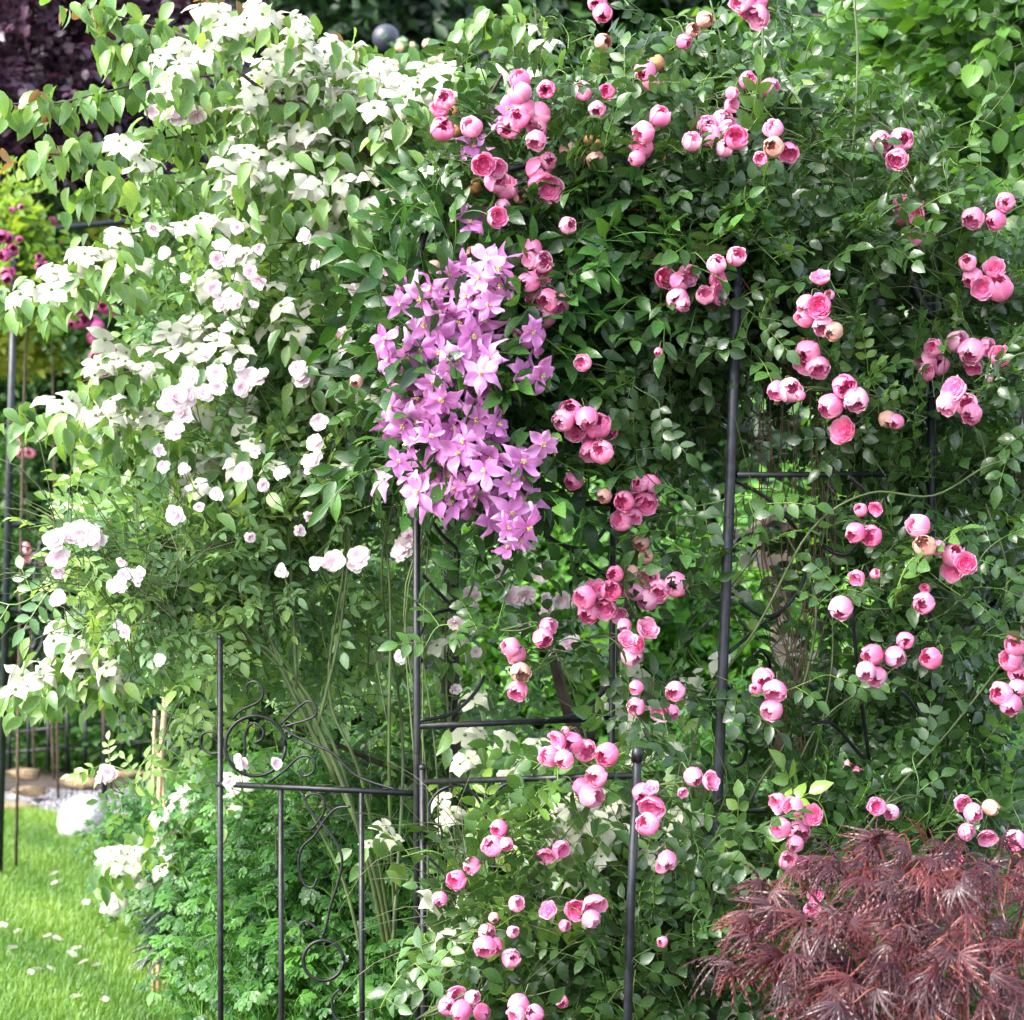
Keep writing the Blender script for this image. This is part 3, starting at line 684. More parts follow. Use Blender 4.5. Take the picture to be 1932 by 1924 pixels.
build('low_edging', join([bar([(240, 1475, 13.2), (490, 1483, 12.9)], .008, None, 6)] + [bar([(342 + d_, 1470, 13.1), (342 + d_, 1500, 13.1)], .014, .004, 6) for d_ in (-90, 0, 100)]), M['iron'], sf)

# ------------------------------------------------------------------ stones, ball, globe, canes
def stone(px, py, Y, wpx, hpx, lab, seed):
    rr = np.random.default_rng(seed); s = sphere((0, 0, 0), 1, 14, 9); V = s.V
    for q in range(7):
        d = nrm(rr.normal(0, 1, 3)); V = V + np.minimum(0, .62 - V @ d)[:, None] * d * .9
    V = V * (1 + rr.normal(0, .025, (len(V), 1))); s.V = V * np.array([wpx * K * Y / 2, wpx * K * Y / 3, hpx * K * Y / 2])
    p = P(px, py, Y); p[2] = max(p[2], hpx * K * Y / 4)
    o = build('stone', xf(s, T=p), M['rock'], origin=p, smooth=False); tag(o, lab, 'stone', 'flat stones edging the bed behind the lawn')
for a in ((45, 1462, 13.1, 92, 26, 'wide tan stone lying highest at the left of the stone edging', 3), (55, 1492, 12.6, 70, 30, 'brown stone under the wide tan one', 4), (150, 1478, 13.1, 96, 30, 'long brown stone left of the far arch foot', 5),
          (30, 1521, 12.2, 90, 22, 'flat pale stone where the lawn meets the gravel', 6), (240, 1462, 13.4, 90, 20, 'dark stone just right of the far arch foot', 7), (-8, 1452, 13.3, 40, 40, 'reddish stone cut by the left edge of the photo', 8), (330, 1462, 13.5, 90, 22, 'shaded stone behind the bamboo canes', 9)):
    stone(*a)
b_ = P(160, 1548, 11.3); b_[2] = .085
tag(build('stone_ball', xf(sphere((0, 0, 0), .132, 32, 20), T=b_), M['granite'], origin=b_), 'pale speckled granite ball at the edge of the lawn', 'ball')
gl = empty('garden_globe', P(728, cz(0, 12, 0), 12), 'matt dark globe on a dark post above the white flowers', 'ornament')
build('globe', sphere(P(728, 72, 12), .071, 28, 18), M['ball'], gl)
build('post', tube(PP([(735, 95, 12), (742, 140, 12), (738, 400, 12), (738, cz(0, 12, 0), 12)]), .022, .022, 8, 3), M['ball'], gl)
wp = empty('wooden_post', P(1465, cz(0, 8, 0), 8), 'weathered wooden stake with a nest box top seen through the arch', 'post')
def boxp(c, s, m=None):
    V = np.array([[x, y, z] for x in (-1, 1) for y in (-1, 1) for z in (-1, 1)]) * np.array(s) / 2
    p = Proto(V, [[0, 1, 3, 2], [4, 6, 7, 5], [0, 4, 5, 1], [2, 3, 7, 6], [0, 2, 6, 4], [1, 5, 7, 3]]); return xf(p, m, c)
c_ = P(1470, 1150, 8); build('stake', boxp((c_[0], 8, c_[2] / 2 + .15), (.052, .04, c_[2] + .3)), M['timber'], wp, smooth=False)
c_ = P(1462, 1030, 8); build('box', boxp(c_ + [0, -.05, 0], (.12, .10, .17), ry(.2)), M['timber'], wp, smooth=False)
build('roof', boxp(c_ + [-.02, -.06, .10], (.19, .15, .015), ry(-.55)), M['bark'], wp, smooth=False)
for i, (a, lab) in enumerate((([(300, 1520, 7.6), (316, 1260, 7.6)], 'thickest upright bamboo cane beside the bed'), ([(310, 1515, 7.65), (288, 1380, 7.65)], 'thin bamboo cane leaning left in the bed'), ([(289, 1500, 7.55), (292, 1340, 7.55)], 'short thin bamboo cane left of the thick one'))):
    p = list(PP(a)); q = p[0].copy(); q[2] = -.02; p = [q] + p
    tag(build('bamboo_cane', tube(p, (.009, .005, .005)[i], None, 7, 4), M['bamboo']), lab, 'cane', 'bamboo canes in the bed')
# fallen petals
fp = petal(.035, .03, .2, .1, lambda v: math.sin(v * PI * .8 + .3), wav=.05, tint0=.6, tint1=1)
pl = build('fallen_petal', fp, M['white'], link=False)
for i, (px_, py_) in enumerate(((8, 1768), (40, 1772), (92, 1668), (96, 1685), (165, 1724), (140, 1810), (146, 1822), (58, 1846), (88, 1842), (145, 1839), (172, 1842), (62, 1858), (135, 1905), (206, 1905), (16, 1808), (82, 1786), (120, 1790), (190, 1776), (218, 1790), (242, 1788), (30, 1515), (262, 1850), (300, 1856))):
    x_, y_ = gp(px_, py_); o = bpy.data.objects.new('fallen_petal', pl); COL.objects.link(o)
    o.location = (x_, y_, .035); o.rotation_euler = (R.uniform(-.6, .1), R.uniform(-.4, .4), R.uniform(0, 6)); s_ = R.uniform(.8, 1.5); o.scale = (s_,) * 3
    tag(o, 'fallen white petal lying on the grass', 'petal', 'petals fallen on the lawn')

# ------------------------------------------------------------------ ground planting
def herb(name, label, cat, blobs, protos=HERB_SP, mat='herb_leaf', **kw):
    Pn, Dn = blob_points(blobs, .1, 1.35); Pn[:, 2] = np.maximum(Pn[:, 2], .0)
    root = empty(name, (Pn[:, 0].mean(), Pn[:, 1].mean(), 0), label, cat)
    n = len(Pn); which = R.integers(0, len(protos), n)
    az = R.uniform(0, 2 * PI, n); z = np.stack([R.normal(0, .3, n), R.normal(-.25, .3, n), np.ones(n)], 1)
    Mx = basis(np.stack([np.cos(az), np.sin(az), np.zeros(n)], 1), z); z_ = nrm(z)
    x_ = nrm(np.cross(np.cross(z_, Mx[:, :, 0]), z_)); Mx = np.stack([x_, np.cross(z_, x_), z_], -1) * R.uniform(.6, 1.15, n)[:, None, None]
    tn = R.uniform(-.25, .5, n)
    build('foliage', join([inst(p, Mx[which == i], Pn[which == i], dc=tn[which == i]) for i, p in enumerate(protos)]), M[mat], root)
    return root
herb('cranesbill', 'bright green cut leaved plants filling the bed behind the gate', 'plant',
     [(560, 1760, 6.0, 190, 150, .35, 360), (700, 1750, 5.9, 190, 160, .3, 380), (520, 1610, 6.8, 190, 130, .5, 300), (650, 1580, 6.5, 240, 130, .5, 420), (610, 1900, 5.7, 180, 110, .25, 300), (760, 1900, 5.6, 150, 110, .25, 220), (400, 1860, 6.4, 60, 90, .3, 90), (820, 1600, 6.3, 160, 140, .4, 220)])
herb('bank_plants', 'low green plants covering the bank behind the spear fence', 'plant', [(90, 1400, 14.3, 200, 70, .3, 420), (330, 1420, 14.2, 220, 80, .3, 520), (480, 1400, 13.5, 150, 110, .4, 300)], smax=2)
herb('edge_plants', 'leafy low plants spilling onto the lawn below the white dogwood', 'plant', [(320, 1600, 8.2, 110, 60, .4, 190), (260, 1650, 8., 60, 50, .3, 70), (370, 1690, 7.2, 90, 100, .4, 230), (400, 1540, 8.5, 120, 60, .4, 200)])
herb('back_herbs', 'green undergrowth behind the low fence panel', 'plant', [(1000, 1700, 6.6, 250, 180, .4, 480), (1200, 1750, 6.4, 250, 160, .4, 400), (950, 1880, 6.0, 220, 120, .3, 300), (1500, 1700, 6.8, 300, 200, .4, 450), (1450, 1480, 7.6, 220, 160, .5, 300), (1750, 1500, 7.4, 250, 200, .5, 350), (1700, 1850, 6, 350, 150, .3, 300)])
SEDGE = [simple_sprig(12, .09, .012, .12, ((.3, 1), (.7, .7)), .3, .3) for _ in range(3)]
herb('dark_spurge', 'dark narrow leaved clump at the foot of the bed beside the lawn', 'plant', [(360, 1725, 6.7, 70, 60, .15, 70), (420, 1740, 6.6, 50, 50, .15, 40)], SEDGE, 'dark_leaf')

# ------------------------------------------------------------------ dogwoods
DOGP = ((.12, .6), (.35, 1.), (.6, .9), (.82, .45))
DOG_LEAF = [leaf(.066, .034, DOGP, R.uniform(.15, .5), R.uniform(.2, .5), R.uniform(-.05, .1)) for _ in range(5)]
BR = [bract_flower() for _ in range(6)]
BRM = [build('bract_flower', b, [M['white'], M['button']], link=False) for b in BR]
def dogwood(root, limbs, twigs, bands, seedY, fillblobs, droop=.9, keep_parts=96, fsize=.041, front=.35):
    """limbs: thick polylines; twigs: leafy polylines; bands: (x0,y0,x1,y1,Y,n,spread) of flowers held in flat tiers"""
    build('trunk', join([tube(PP(t), a, b, 7, 5) for t, a, b in limbs]), M['bark'], root)
    tw = []; LM = [[] for _ in DOG_LEAF]; LT = [[] for _ in DOG_LEAF]; LC = [[] for _ in DOG_LEAF]; BRZ = []
    def addleaf(p, az, dr, s, c):
        k = R.integers(0, len(DOG_LEAF))
        x = np.array([math.cos(az) * math.cos(dr), math.sin(az) * math.cos(dr), -math.sin(dr)])
        z = np.array([0, -.6, .7]) + R.normal(0, .35, 3)
        LM[k].append(basis(x, z) * s); LT[k].append(p); LC[k].append(c)
    for (t, bronze) in twigs:
        q = crom(PP(t), 7); tw.append(tube(q, .0035, .0013, 5, 1, smooth=False, tint=.3))
        for i in range(1, len(q)):
            for side in (0, 1, 2, 3):
                p = q[i] + (q[i - 1] - q[i]) * R.random()
                side_off = R.normal(0, .035, 3) * (1, 1, .5); p = p + side_off
                f = i / len(q)
                az = R.uniform(0, 2 * PI)
                if bronze and f > .7 and R.random() < .3:
                    BRZ.append((p, az)); continue
                addleaf(p, az, R.uniform(.5, 1.35) * droop, R.uniform(.65, 1.05), R.uniform(.15, .85))
    fl = []
    for (x0, y0, x1, y1, Y, n, sp) in bands:
        base = [P(x0 + (x1 - x0) * t, y0 + (y1 - y0) * t + 22, Y + .03 * math.sin(9 * t)) for t in np.linspace(0, 1, 6)]
        tw.append(tube(base, .003, .0015, 4, 3, tint=.3))
        n = n * 1.2 if y0 < 300 else n * 1.1
        for i in range(int(n)):
            t = (i + R.random()) / n
            p = P(x0 + (x1 - x0) * t + R.normal(0, 16), y0 + (y1 - y0) * t + R.normal(0, sp * 2.2), Y + R.normal(0, .07) - front)
            fl.append(p)
            for q in range(3):
                addleaf(p + np.array([R.normal(0, .03), R.normal(0, .03), -.022 - R.random() * .05]), R.uniform(0, 2 * PI), R.uniform(.35, 1.2), R.uniform(.6, 1.), R.uniform(.1, .85))
    fp_, fd_ = blob_points(fillblobs, dens=.5)
    for p in fp_: addleaf(p, R.uniform(0, 2 * PI), R.uniform(.2, 1.25), R.uniform(.7, 1.1), R.uniform(-.1, .8))
    lv = join([inst(DOG_LEAF[k], np.array(LM[k]), np.array(LT[k]), dc=np.array(LC[k])) for k in range(len(DOG_LEAF)) if LM[k]])
    build('foliage', lv, M['dog_leaf'], root); build('twig', join(tw), M['bark'], root)
    if BRZ:
        pz = join([xf(DOG_LEAF[i % 5], basis(np.array([math.cos(a), math.sin(a), R.uniform(-2.2, .3)]), R.normal(0, 1, 3) + [0, -.5, .5]), p, R.uniform(.5, .9), dc=R.uniform(.1, .7)) for i, (p, a) in enumerate(BRZ)])
        tag(build('bronze_leaves', pz, M['bronze_leaf'], root), 'bronze tinted young leaves at the twig tips')
    order = R.permutation(len(fl)); rest = []
    for j, k in enumerate(order):
        p = fl[k]; z = np.array([R.normal(0, .45), -.75 + R.normal(0, .35), 1. + R.normal(0, .3)]); x = R.normal(0, 1, 3)
        Mb = basis(np.cross(nrm(z), nrm(x)), z); s = fsize * R.uniform(.75, 1.15)
        if j < keep_parts:
            o = bpy.data.objects.new('flower', BRM[j % 6]); COL.objects.link(o); o.parent = root
            Mt = Matrix(Mb.tolist()).to_4x4(); Mt.translation = Vector(p) - Vector(root.location)
            o.matrix_local = Mt @ Matrix.Scale(s, 4)
        else: rest.append(xf(BR[j % 6], Mb, p, s))
    if rest: tag(build('flowers', join(rest), [M['white'], M['button']], root), kind='stuff')
dw = empty('dogwood', P(820, cz(0, 6.1, 0), 6.1), 'large white flowering dogwood with tiered branches leaning to the upper left', 'tree')
L1 = [([(860, 1750, 6.2), (850, 1200, 6.2), (860, 700, 6.1), (850, 400, 6.)], .03, .016), ([(862, 520, 6.), (850, 400, 5.6), (700, 290, 5.42), (560, 215, 5.36), (470, 150, 5.32), (400, 95, 5.3), (330, 60, 5.3)], .0065, .0035),
      ([(850, 420, 6.), (820, 360, 5.4), (740, 310, 5.35), (690, 280, 5.35), (640, 200, 5.5)], .007, .004), ([(860, 640, 6.1), (740, 480, 6.), (650, 360, 6.), (560, 280, 5.9)], .009, .004),
      ([(850, 800, 6.1), (640, 640, 5.9), (480, 560, 5.8), (360, 548, 5.7)], .009, .004), ([(855, 950, 6.1), (600, 860, 5.9), (420, 800, 5.7), (250, 760, 5.6)], .009, .004), ([(858, 1500, 6.2), (500, 1350, 6.), (300, 1290, 5.9), (140, 1270, 5.8)], .008, .003),
      ([(860, 300, 6), (960, 120, 5.8), (1010, 60, 5.7), (1005, -20, 5.7)], .005, .004)]
T1 = [([(420, 140, 5.5), (290, 152, 5.45), (180, 178, 5.4), (90, 197, 5.4), (25, 195, 5.4)], 1), ([(430, 245, 5.55), (300, 262, 5.5), (200, 277, 5.45), (110, 290, 5.4), (45, 290, 5.4)], 1),
      ([(420, 345, 5.6), (300, 345, 5.6), (200, 355, 5.55), (150, 370, 5.5)], 0), ([(400, 95, 5.5), (290, 50, 5.5), (200, 25, 5.4), (150, 10, 5.4)], 1), ([(360, 548, 5.7), (240, 535, 5.6), (120, 548, 5.5), (10, 560, 5.5), (-40, 560, 5.5)], 0),
      ([(250, 760, 5.6), (170, 780, 5.5), (100, 790, 5.5), (0, 800, 5.5)], 0), ([(300, 820, 5.65), (250, 830, 5.6), (200, 850, 5.6), (150, 850, 5.6)], 0), ([(640, 110, 5.6), (540, 50, 5.5), (440, 30, 5.5), (380, -10, 5.5)], 1),
      ([(860, 220, 5.8), (760, 160, 5.7), (660, 110, 5.6), (570, 60, 5.6)], 1), ([(500, 190, 5.6), (430, 180, 5.5), (350, 195, 5.5)], 0), ([(140, 1290, 5.8), (90, 1300, 5.7), (30, 1310, 5.7)], 0), ([(330, 60, 5.5), (260, 90, 5.45), (200, 90, 5.4)], 1),
      ([(860, 130, 5.8), (780, 150, 5.6), (740, 165, 5.6)], 1), ([(440, 400, 5.7), (330, 430, 5.6), (250, 440, 5.6), (190, 450, 5.5)], 0), ([(1005, 60, 5.7), (930, 30, 5.6), (890, 60, 5.6)], 0)]
B1 = [(430, 480, 560, 530, 5.6, 7, 12), (560, 700, 700, 770, 5.7, 7, 14), (480, 640, 600, 560, 5.6, 7, 14), (640, 520, 720, 560, 5.7, 4, 12), (420, 880, 540, 850, 5.6, 5, 12), (650, 150, 850, 130, 5.6, 16, 14), (700, 230, 860, 290, 5.55, 18, 22), (560, 300, 720, 350, 5.6, 14, 20), (420, 380, 560, 330, 5.6, 10, 16), (560, 400, 720, 420, 5.7, 8, 16), (520, 95, 640, 80, 5.7, 8, 8), (370, 45, 560, 35, 5.6, 11, 10), (460, 130, 640, 120, 5.75, 20, 14), (500, 170, 760, 190, 5.8, 34, 18), (420, 215, 560, 200, 5.7, 14, 10), (620, 205, 840, 215, 5.9, 22, 16), (290, 135, 350, 130, 5.5, 4, 6), (300, 110, 400, 100, 5.6, 4, 8),
      (520, 270, 620, 265, 5.7, 12, 10), (430, 320, 500, 300, 5.6, 8, 9), (640, 315, 740, 305, 5.8, 12, 9), (700, 285, 830, 255, 5.9, 14, 9), (230, 320, 300, 290, 5.55, 6, 10), (600, 340, 640, 330, 5.8, 3, 8), (720, 380, 840, 355, 5.9, 14, 8),
      (640, 440, 760, 450, 5.9, 7, 10), (380, 430, 420, 410, 5.7, 3, 8), (90, 505, 190, 490, 5.55, 10, 9), (30, 540, 75, 530, 5.5, 4, 6), (200, 440, 260, 500, 5.6, 4, 8), (310, 430, 350, 425, 5.6, 2, 5), (400, 560, 470, 540, 5.7, 8, 12), (330, 650, 430, 600, 5.7, 14, 12),
      (150, 700, 310, 665, 5.6, 15, 9), (170, 790, 260, 750, 5.6, 9, 8), (95, 758, 125, 755, 5.5, 3, 4), (270, 810, 330, 785, 5.65, 7, 8), (410, 800, 450, 790, 5.8, 5, 12), (345, 910, 410, 870, 5.7, 8, 10), (555, 940, 640, 870, 5.85, 10, 14),
      (40, 1290, 95, 1240, 5.75, 8, 9), (100, 1235, 215, 1225, 5.8, 15, 14), (180, 1270, 230, 1260, 5.8, 6, 8), (470, 790, 560, 760, 5.9, 5, 12), (720, 1225, 790, 1200, 6., 5, 8), (560, 600, 640, 580, 5.9, 5, 16), (980, 60, 1060, 75, 5.7, 2, 4), (960, 130, 1000, 120, 5.7, 2, 4)]
dogwood(dw, L1, T1, B1, 0, [(560, 190, 5.95, 220, 90, .2, 520), (640, 320, 6.0, 230, 120, .2, 700), (400, 260, 5.8, 170, 110, .15, 240), (370, 480, 5.9, 180, 110, .2, 220), (340, 700, 5.85, 120, 80, .15, 110), (700, 120, 6., 160, 60, .15, 160), (480, 440, 6., 260, 120, .2, 500)])
dw2 = empty('dogwood', P(1140, cz(0, 6.0, 0), 6.0), 'smaller white flowering dogwood behind the capped post', 'tree')
dogwood(dw2, [([(1130, 2300, 6.2), (1120, 1700, 6.1), (1090, 1350, 6.)], .02, .01), ([(1095, 1400, 6.), (1060, 1300, 6.), (1030, 1180, 6.)], .02, .012), ([(1110, 1400, 6.), (1170, 1200, 6.05), (1200, 1050, 6.1)], .014, .008)], [([(1100, 1500, 5.9), (1000, 1520, 5.8), (900, 1530, 5.8)], 0)],
        [(1035, 1520, 1080, 1500, 5.5, 4, 5), (1010, 1570, 1075, 1550, 5.5, 6, 8), (1066, 1590, 1130, 1600, 5.5, 7, 12), (1090, 1640, 1140, 1660, 5.5, 6, 10), (1115, 1520, 1190, 1530, 5.55, 7, 16), (1130, 1590, 1180, 1600, 5.6, 5, 14), (835, 1720, 885, 1700, 5.5, 4, 10), (840, 1760, 880, 1750, 5.5, 3, 6),
         (700, 1580, 735, 1570, 5.8, 3, 8), (827, 1520, 885, 1500, 5.8, 6, 14), (1200, 1420, 1250, 1410, 5.7, 4, 10), (1210, 1600, 1250, 1610, 5.5, 4, 14), (1265, 1555, 1290, 1550, 5.5, 3, 6), (960, 1450, 1010, 1440, 5.8, 4, 14), (860, 1400, 920, 1390, 6., 4, 12),
         (1150, 1350, 1240, 1330, 6., 7, 14), (830, 1195, 880, 1190, 6.2, 4, 8), (1200, 720, 1370, 725, 6.2, 10, 12), (1500, 1240, 1560, 1245, 6.4, 5, 16), (1370, 1130, 1400, 1000, 6.2, 5, 16), (1290, 1280, 1350, 1260, 6.3, 4, 12)], 0, [(1090, 1560, 5.9, 160, 140, .2, 260), (860, 1500, 6.1, 120, 120, .2, 150)], keep_parts=60, fsize=.039, front=.6)
dw3 = empty('dogwood', P(290, cz(0, 7.3, 0), 7.3), 'low white flowering dogwood branch over the lawn edge', 'tree')
dogwood(dw3, [([(420, 1900, 7.2), (380, 1700, 7.2), (300, 1600, 7.2)], .012, .006)], [([(430, 1500, 7.2), (340, 1520, 7.1), (280, 1560, 7.)], 0)],
        [(297, 1545, 354, 1490, 7.0, 10, 6), (200, 1640, 265, 1600, 7., 9, 5), (248, 1650, 270, 1655, 7., 3, 4), (208, 1715, 225, 1690, 7., 3, 4), (290, 1590, 340, 1600, 7.1, 7, 10), (410, 1520, 470, 1500, 6.6, 6, 12)], 0, [(300, 1610, 7.3, 110, 70, .2, 220), (260, 1690, 7.2, 60, 50, .1, 60)], keep_parts=38, fsize=.036)

# ------------------------------------------------------------------ pale pink rose
def cluster(pts, d):
    """group bloom positions closer than d pixels"""
    pts = list(pts); used = [False] * len(pts); out = []
    for i in range(len(pts)):
        if used[i]: continue
        st = [i]; used[i] = True; g = []
        while st:
            k = st.pop(); g.append(pts[k])
            if len(g) > 7: continue
            for j in range(len(pts)):
                if not used[j] and (pts[j][0] - pts[k][0]) ** 2 + (pts[j][1] - pts[k][1]) ** 2 < d * d and len(g) + len(st) < 8:
                    used[j] = True; st.append(j)
        out.append(g)
    return out
def bloom_object(name, me, p, axis, s, parent, spin=None):
    o = bpy.data.objects.new(name, me); COL.objects.link(o); o.parent = parent
    z = nrm(axis); x = nrm(np.cross(z, nrm(R.normal(0, 1, 3)))); Mb = basis(x, z)
    Mt = Matrix(Mb.tolist()).to_4x4(); Mt.translation = Vector(p) - parent_world(parent)
    o.matrix_local = Mt @ Matrix.Diagonal((s, s, s * R.uniform(.92, 1.08), 1)); return o
PALE = [build('pale_bloom', pale_rose(i), M['pale'], link=False) for i in range(5)]
pr_ = empty('pale_rose', P(720, cz(0, 5.5, 0), 5.5), 'pale pink shrub rose with small grey green leaves, sprawling left of the arch', 'rose')
PB = [(130, 1010, 50), (105, 1020, 46), (152, 1005, 56), (187, 1012, 48), (110, 1052, 42), (112, 1078, 30), (112, 1130, 36), (222, 1107, 42), (235, 1085, 30), (262, 1087, 36), (230, 1060, 22), (237, 1190, 30), (222, 1180, 20), (303, 1245, 26), (330, 970, 40),
      (410, 930, 30), (460, 893, 42), (497, 915, 26), (490, 528, 36), (472, 512, 28), (410, 490, 36), (418, 465, 36), (330, 750, 50), (318, 762, 40), (345, 782, 46), (330, 812, 40), (360, 712, 46), (350, 742, 50), (385, 742, 36), (470, 715, 46), (490, 712, 40), (455, 732, 34),
      (410, 705, 40), (412, 732, 34), (562, 700, 40), (570, 718, 34), (640, 640, 50), (642, 608, 36), (655, 662, 36), (590, 872, 46), (595, 835, 36), (602, 795, 34), (630, 1060, 44), (680, 1050, 46), (668, 1068, 34), (765, 1030, 50), (772, 1010, 34), (755, 1045, 36),
      (965, 1130, 50), (995, 1122, 36), (945, 1082, 36), (1020, 1082, 36), (1060, 1130, 40), (1032, 1158, 44), (890, 1122, 34), (896, 1150, 30), (1075, 1215, 40), (340, 215, 50), (370, 215, 40), (315, 205, 44), (290, 212, 30), (300, 190, 22), (205, 1460, 40), (190, 1467, 24),
      (455, 1435, 36), (432, 1477, 22), (520, 1440, 26), (700, 430, 24), (755, 1240, 26), (860, 1300, 24), (900, 1230, 24)]
for i in range(62):
    x_, y_ = (R.uniform(290, 700), R.uniform(400, 1120)) if i < 46 else (R.uniform(850, 1090), R.uniform(1060, 1240))
    if all((x_ - q[0]) ** 2 + (y_ - q[1]) ** 2 > 900 for q in PB): PB.append((x_, y_, R.uniform(20, 34)))
for g in cluster(PB, 34):
    cx, cy = np.mean([q[0] for q in g]), np.mean([q[1] for q in g]); Yc = 5.05 if cx < 620 else (5.25 if cy < 900 else (5.15 if cx < 860 else 5.6))
    if cy < 260: Yc = 5.4
    if cy > 1400 and cx < 300: Yc = 5.6
    hub = P(cx + R.uniform(10, 50), cy + R.uniform(30, 60), Yc + .07); ped = []
    fc = empty('flower_cluster', P(cx, cy, Yc) - np.array(pr_.location)); fc.parent = pr_
    for (x_, y_, s_) in g:
        p = P(x_, y_, Yc + R.uniform(-.03, .03)); ax = np.array([R.normal(-.15, .45), -1., R.normal(.1, .45)]); r_ = s_ * K * Yc / 2 * 1.05
        bloom_object('bloom', PALE[R.integers(0, 5)], p, ax, r_, fc)
        ped.append(tube([p - nrm(ax) * r_ * .2, (p + hub) / 2 + [0, .01, -.01], hub], .0011, .0014, 4, 3))
    build('stalk', join(ped), M['cane_green'], fc)
PBL = [(560, 520, 5.7, 270, 130, .2, 330), (420, 600, 5.6, 220, 110, .2, 200), (620, 660, 5.6, 240, 160, .2, 330), (480, 780, 5.6, 230, 130, .2, 260), (620, 880, 5.6, 220, 130, .2, 280), (450, 1000, 5.45, 240, 110, .2, 300), (320, 1060, 5.3, 140, 70, .15, 90),
       (130, 1090, 5.2, 120, 60, .1, 34), (390, 1130, 5.4, 200, 80, .15, 200), (640, 1080, 5.6, 200, 130, .2, 200), (700, 430, 5.7, 170, 90, .2, 200), (330, 1200, 5.45, 120, 50, .12, 60), (250, 1150, 5.3, 90, 40, .1, 40), (820, 600, 5.5, 120, 160, .15, 120), (500, 1220, 5.7, 220, 70, .2, 120),
       (250, 1440, 5.7, 60, 60, .1, 18), (300, 1350, 5.7, 40, 70, .1, 20), (90, 1000, 5.2, 80, 30, .08, 12), (900, 1250, 6.2, 180, 260, .2, 200), (640, 1250, 6.2, 200, 200, .25, 200)]
Pn, Dn = blob_points(PBL, dens=.36); Pn[:, 1] += .1; a_, b_ = to_px(Pn)
Pn, Dn = keep(Pn, Dn, a_ > np.interp(b_, [380, 600, 900, 960, 1010, 1150, 1200, 1300, 1340, 1500], [350, 330, 350, 330, 170, 130, 240, 290, 260, 230])); Dn = nrm(Dn + np.array([-.6, 0, .1]))
build('foliage', scatter(PALE_SP, Pn, Dn, smin=.8, smax=1.2, tl=0, th=.75, tint_fn=lambda p: np.where(to_px(p)[0] < 720, .30, .06)), M['pale_leaf'], pr_)
CA = [[(770, 2100), (720, 1700), (640, 1480), (560, 1300), (440, 1180), (400, 1165)], [(775, 2100), (700, 1650), (600, 1370), (520, 1240), (470, 1200), (380, 1080), (300, 1010), (120, 1000)], [(760, 2000), (735, 1500), (735, 1100), (700, 900), (640, 750)],
      [(780, 2000), (690, 1500), (620, 1300), (650, 1000), (560, 800), (480, 700)], [(700, 1650), (620, 1380), (500, 1180), (520, 1000), (440, 850), (380, 720)], [(640, 1480), (540, 1280), (470, 1100), (400, 980), (340, 880)], [(830, 2000), (850, 1500), (840, 1200), (870, 1000)],
      [(740, 1800), (760, 1400), (720, 1100), (740, 950)], [(600, 1370), (640, 1200), (660, 1050), (700, 930), (690, 800)], [(560, 1300), (550, 1100), (540, 1000), (500, 930)], [(470, 1200), (420, 1260), (340, 1320), (300, 1420)], [(360, 1160), (250, 1110), (160, 1070), (100, 1060)], [(880, 1900), (900, 1500), (930, 1250)],
      [(720, 2000), (660, 1700), (600, 1560), (560, 1480)], [(1130, 1900), (1120, 1500), (1080, 1300), (1000, 1130)]]
for c in CA: build('cane', tube(PP([(x_, y_, 5.38 if y_ > 950 and x_ < 760 else 5.45 if x_ < 760 else 5.6) for i, (x_, y_) in enumerate(c)]), R.uniform(.004, .0065), .0016, 7, 6), M['cane_green'], pr_)
# hairline twigs through the bush
def twiglets(n, box, mat, root, name='twig', r=(.0008, .0018), L=(.1, .35), dirv=(-.5, 0, .6)):
    ps = []
    for i in range(n):
        x0, x1, y0, y1, Y0, Y1 = box[R.integers(0, len(box))]
        a = P(R.uniform(x0, x1), R.uniform(y0, y1), R.uniform(Y0, Y1)); l = R.uniform(*L)
        d = nrm(np.array(dirv) + R.normal(0, .6, 3)); e = nrm(R.normal(0, 1, 3)) * l * .18
        ps.append(tube([a, a + d * l * .5 + e, a + d * l + [0, 0, -.03]], R.uniform(*r), .0006, 4, 3, cap=False))
    return tag(build(name, join(ps), mat, root), kind='stuff')
twiglets(420, [(300, 860, 420, 1300, 5.2, 5.6), (100, 400, 980, 1200, 5.1, 5.3), (420, 900, 1150, 1700, 5.5, 6.)], M['twig'], pr_)

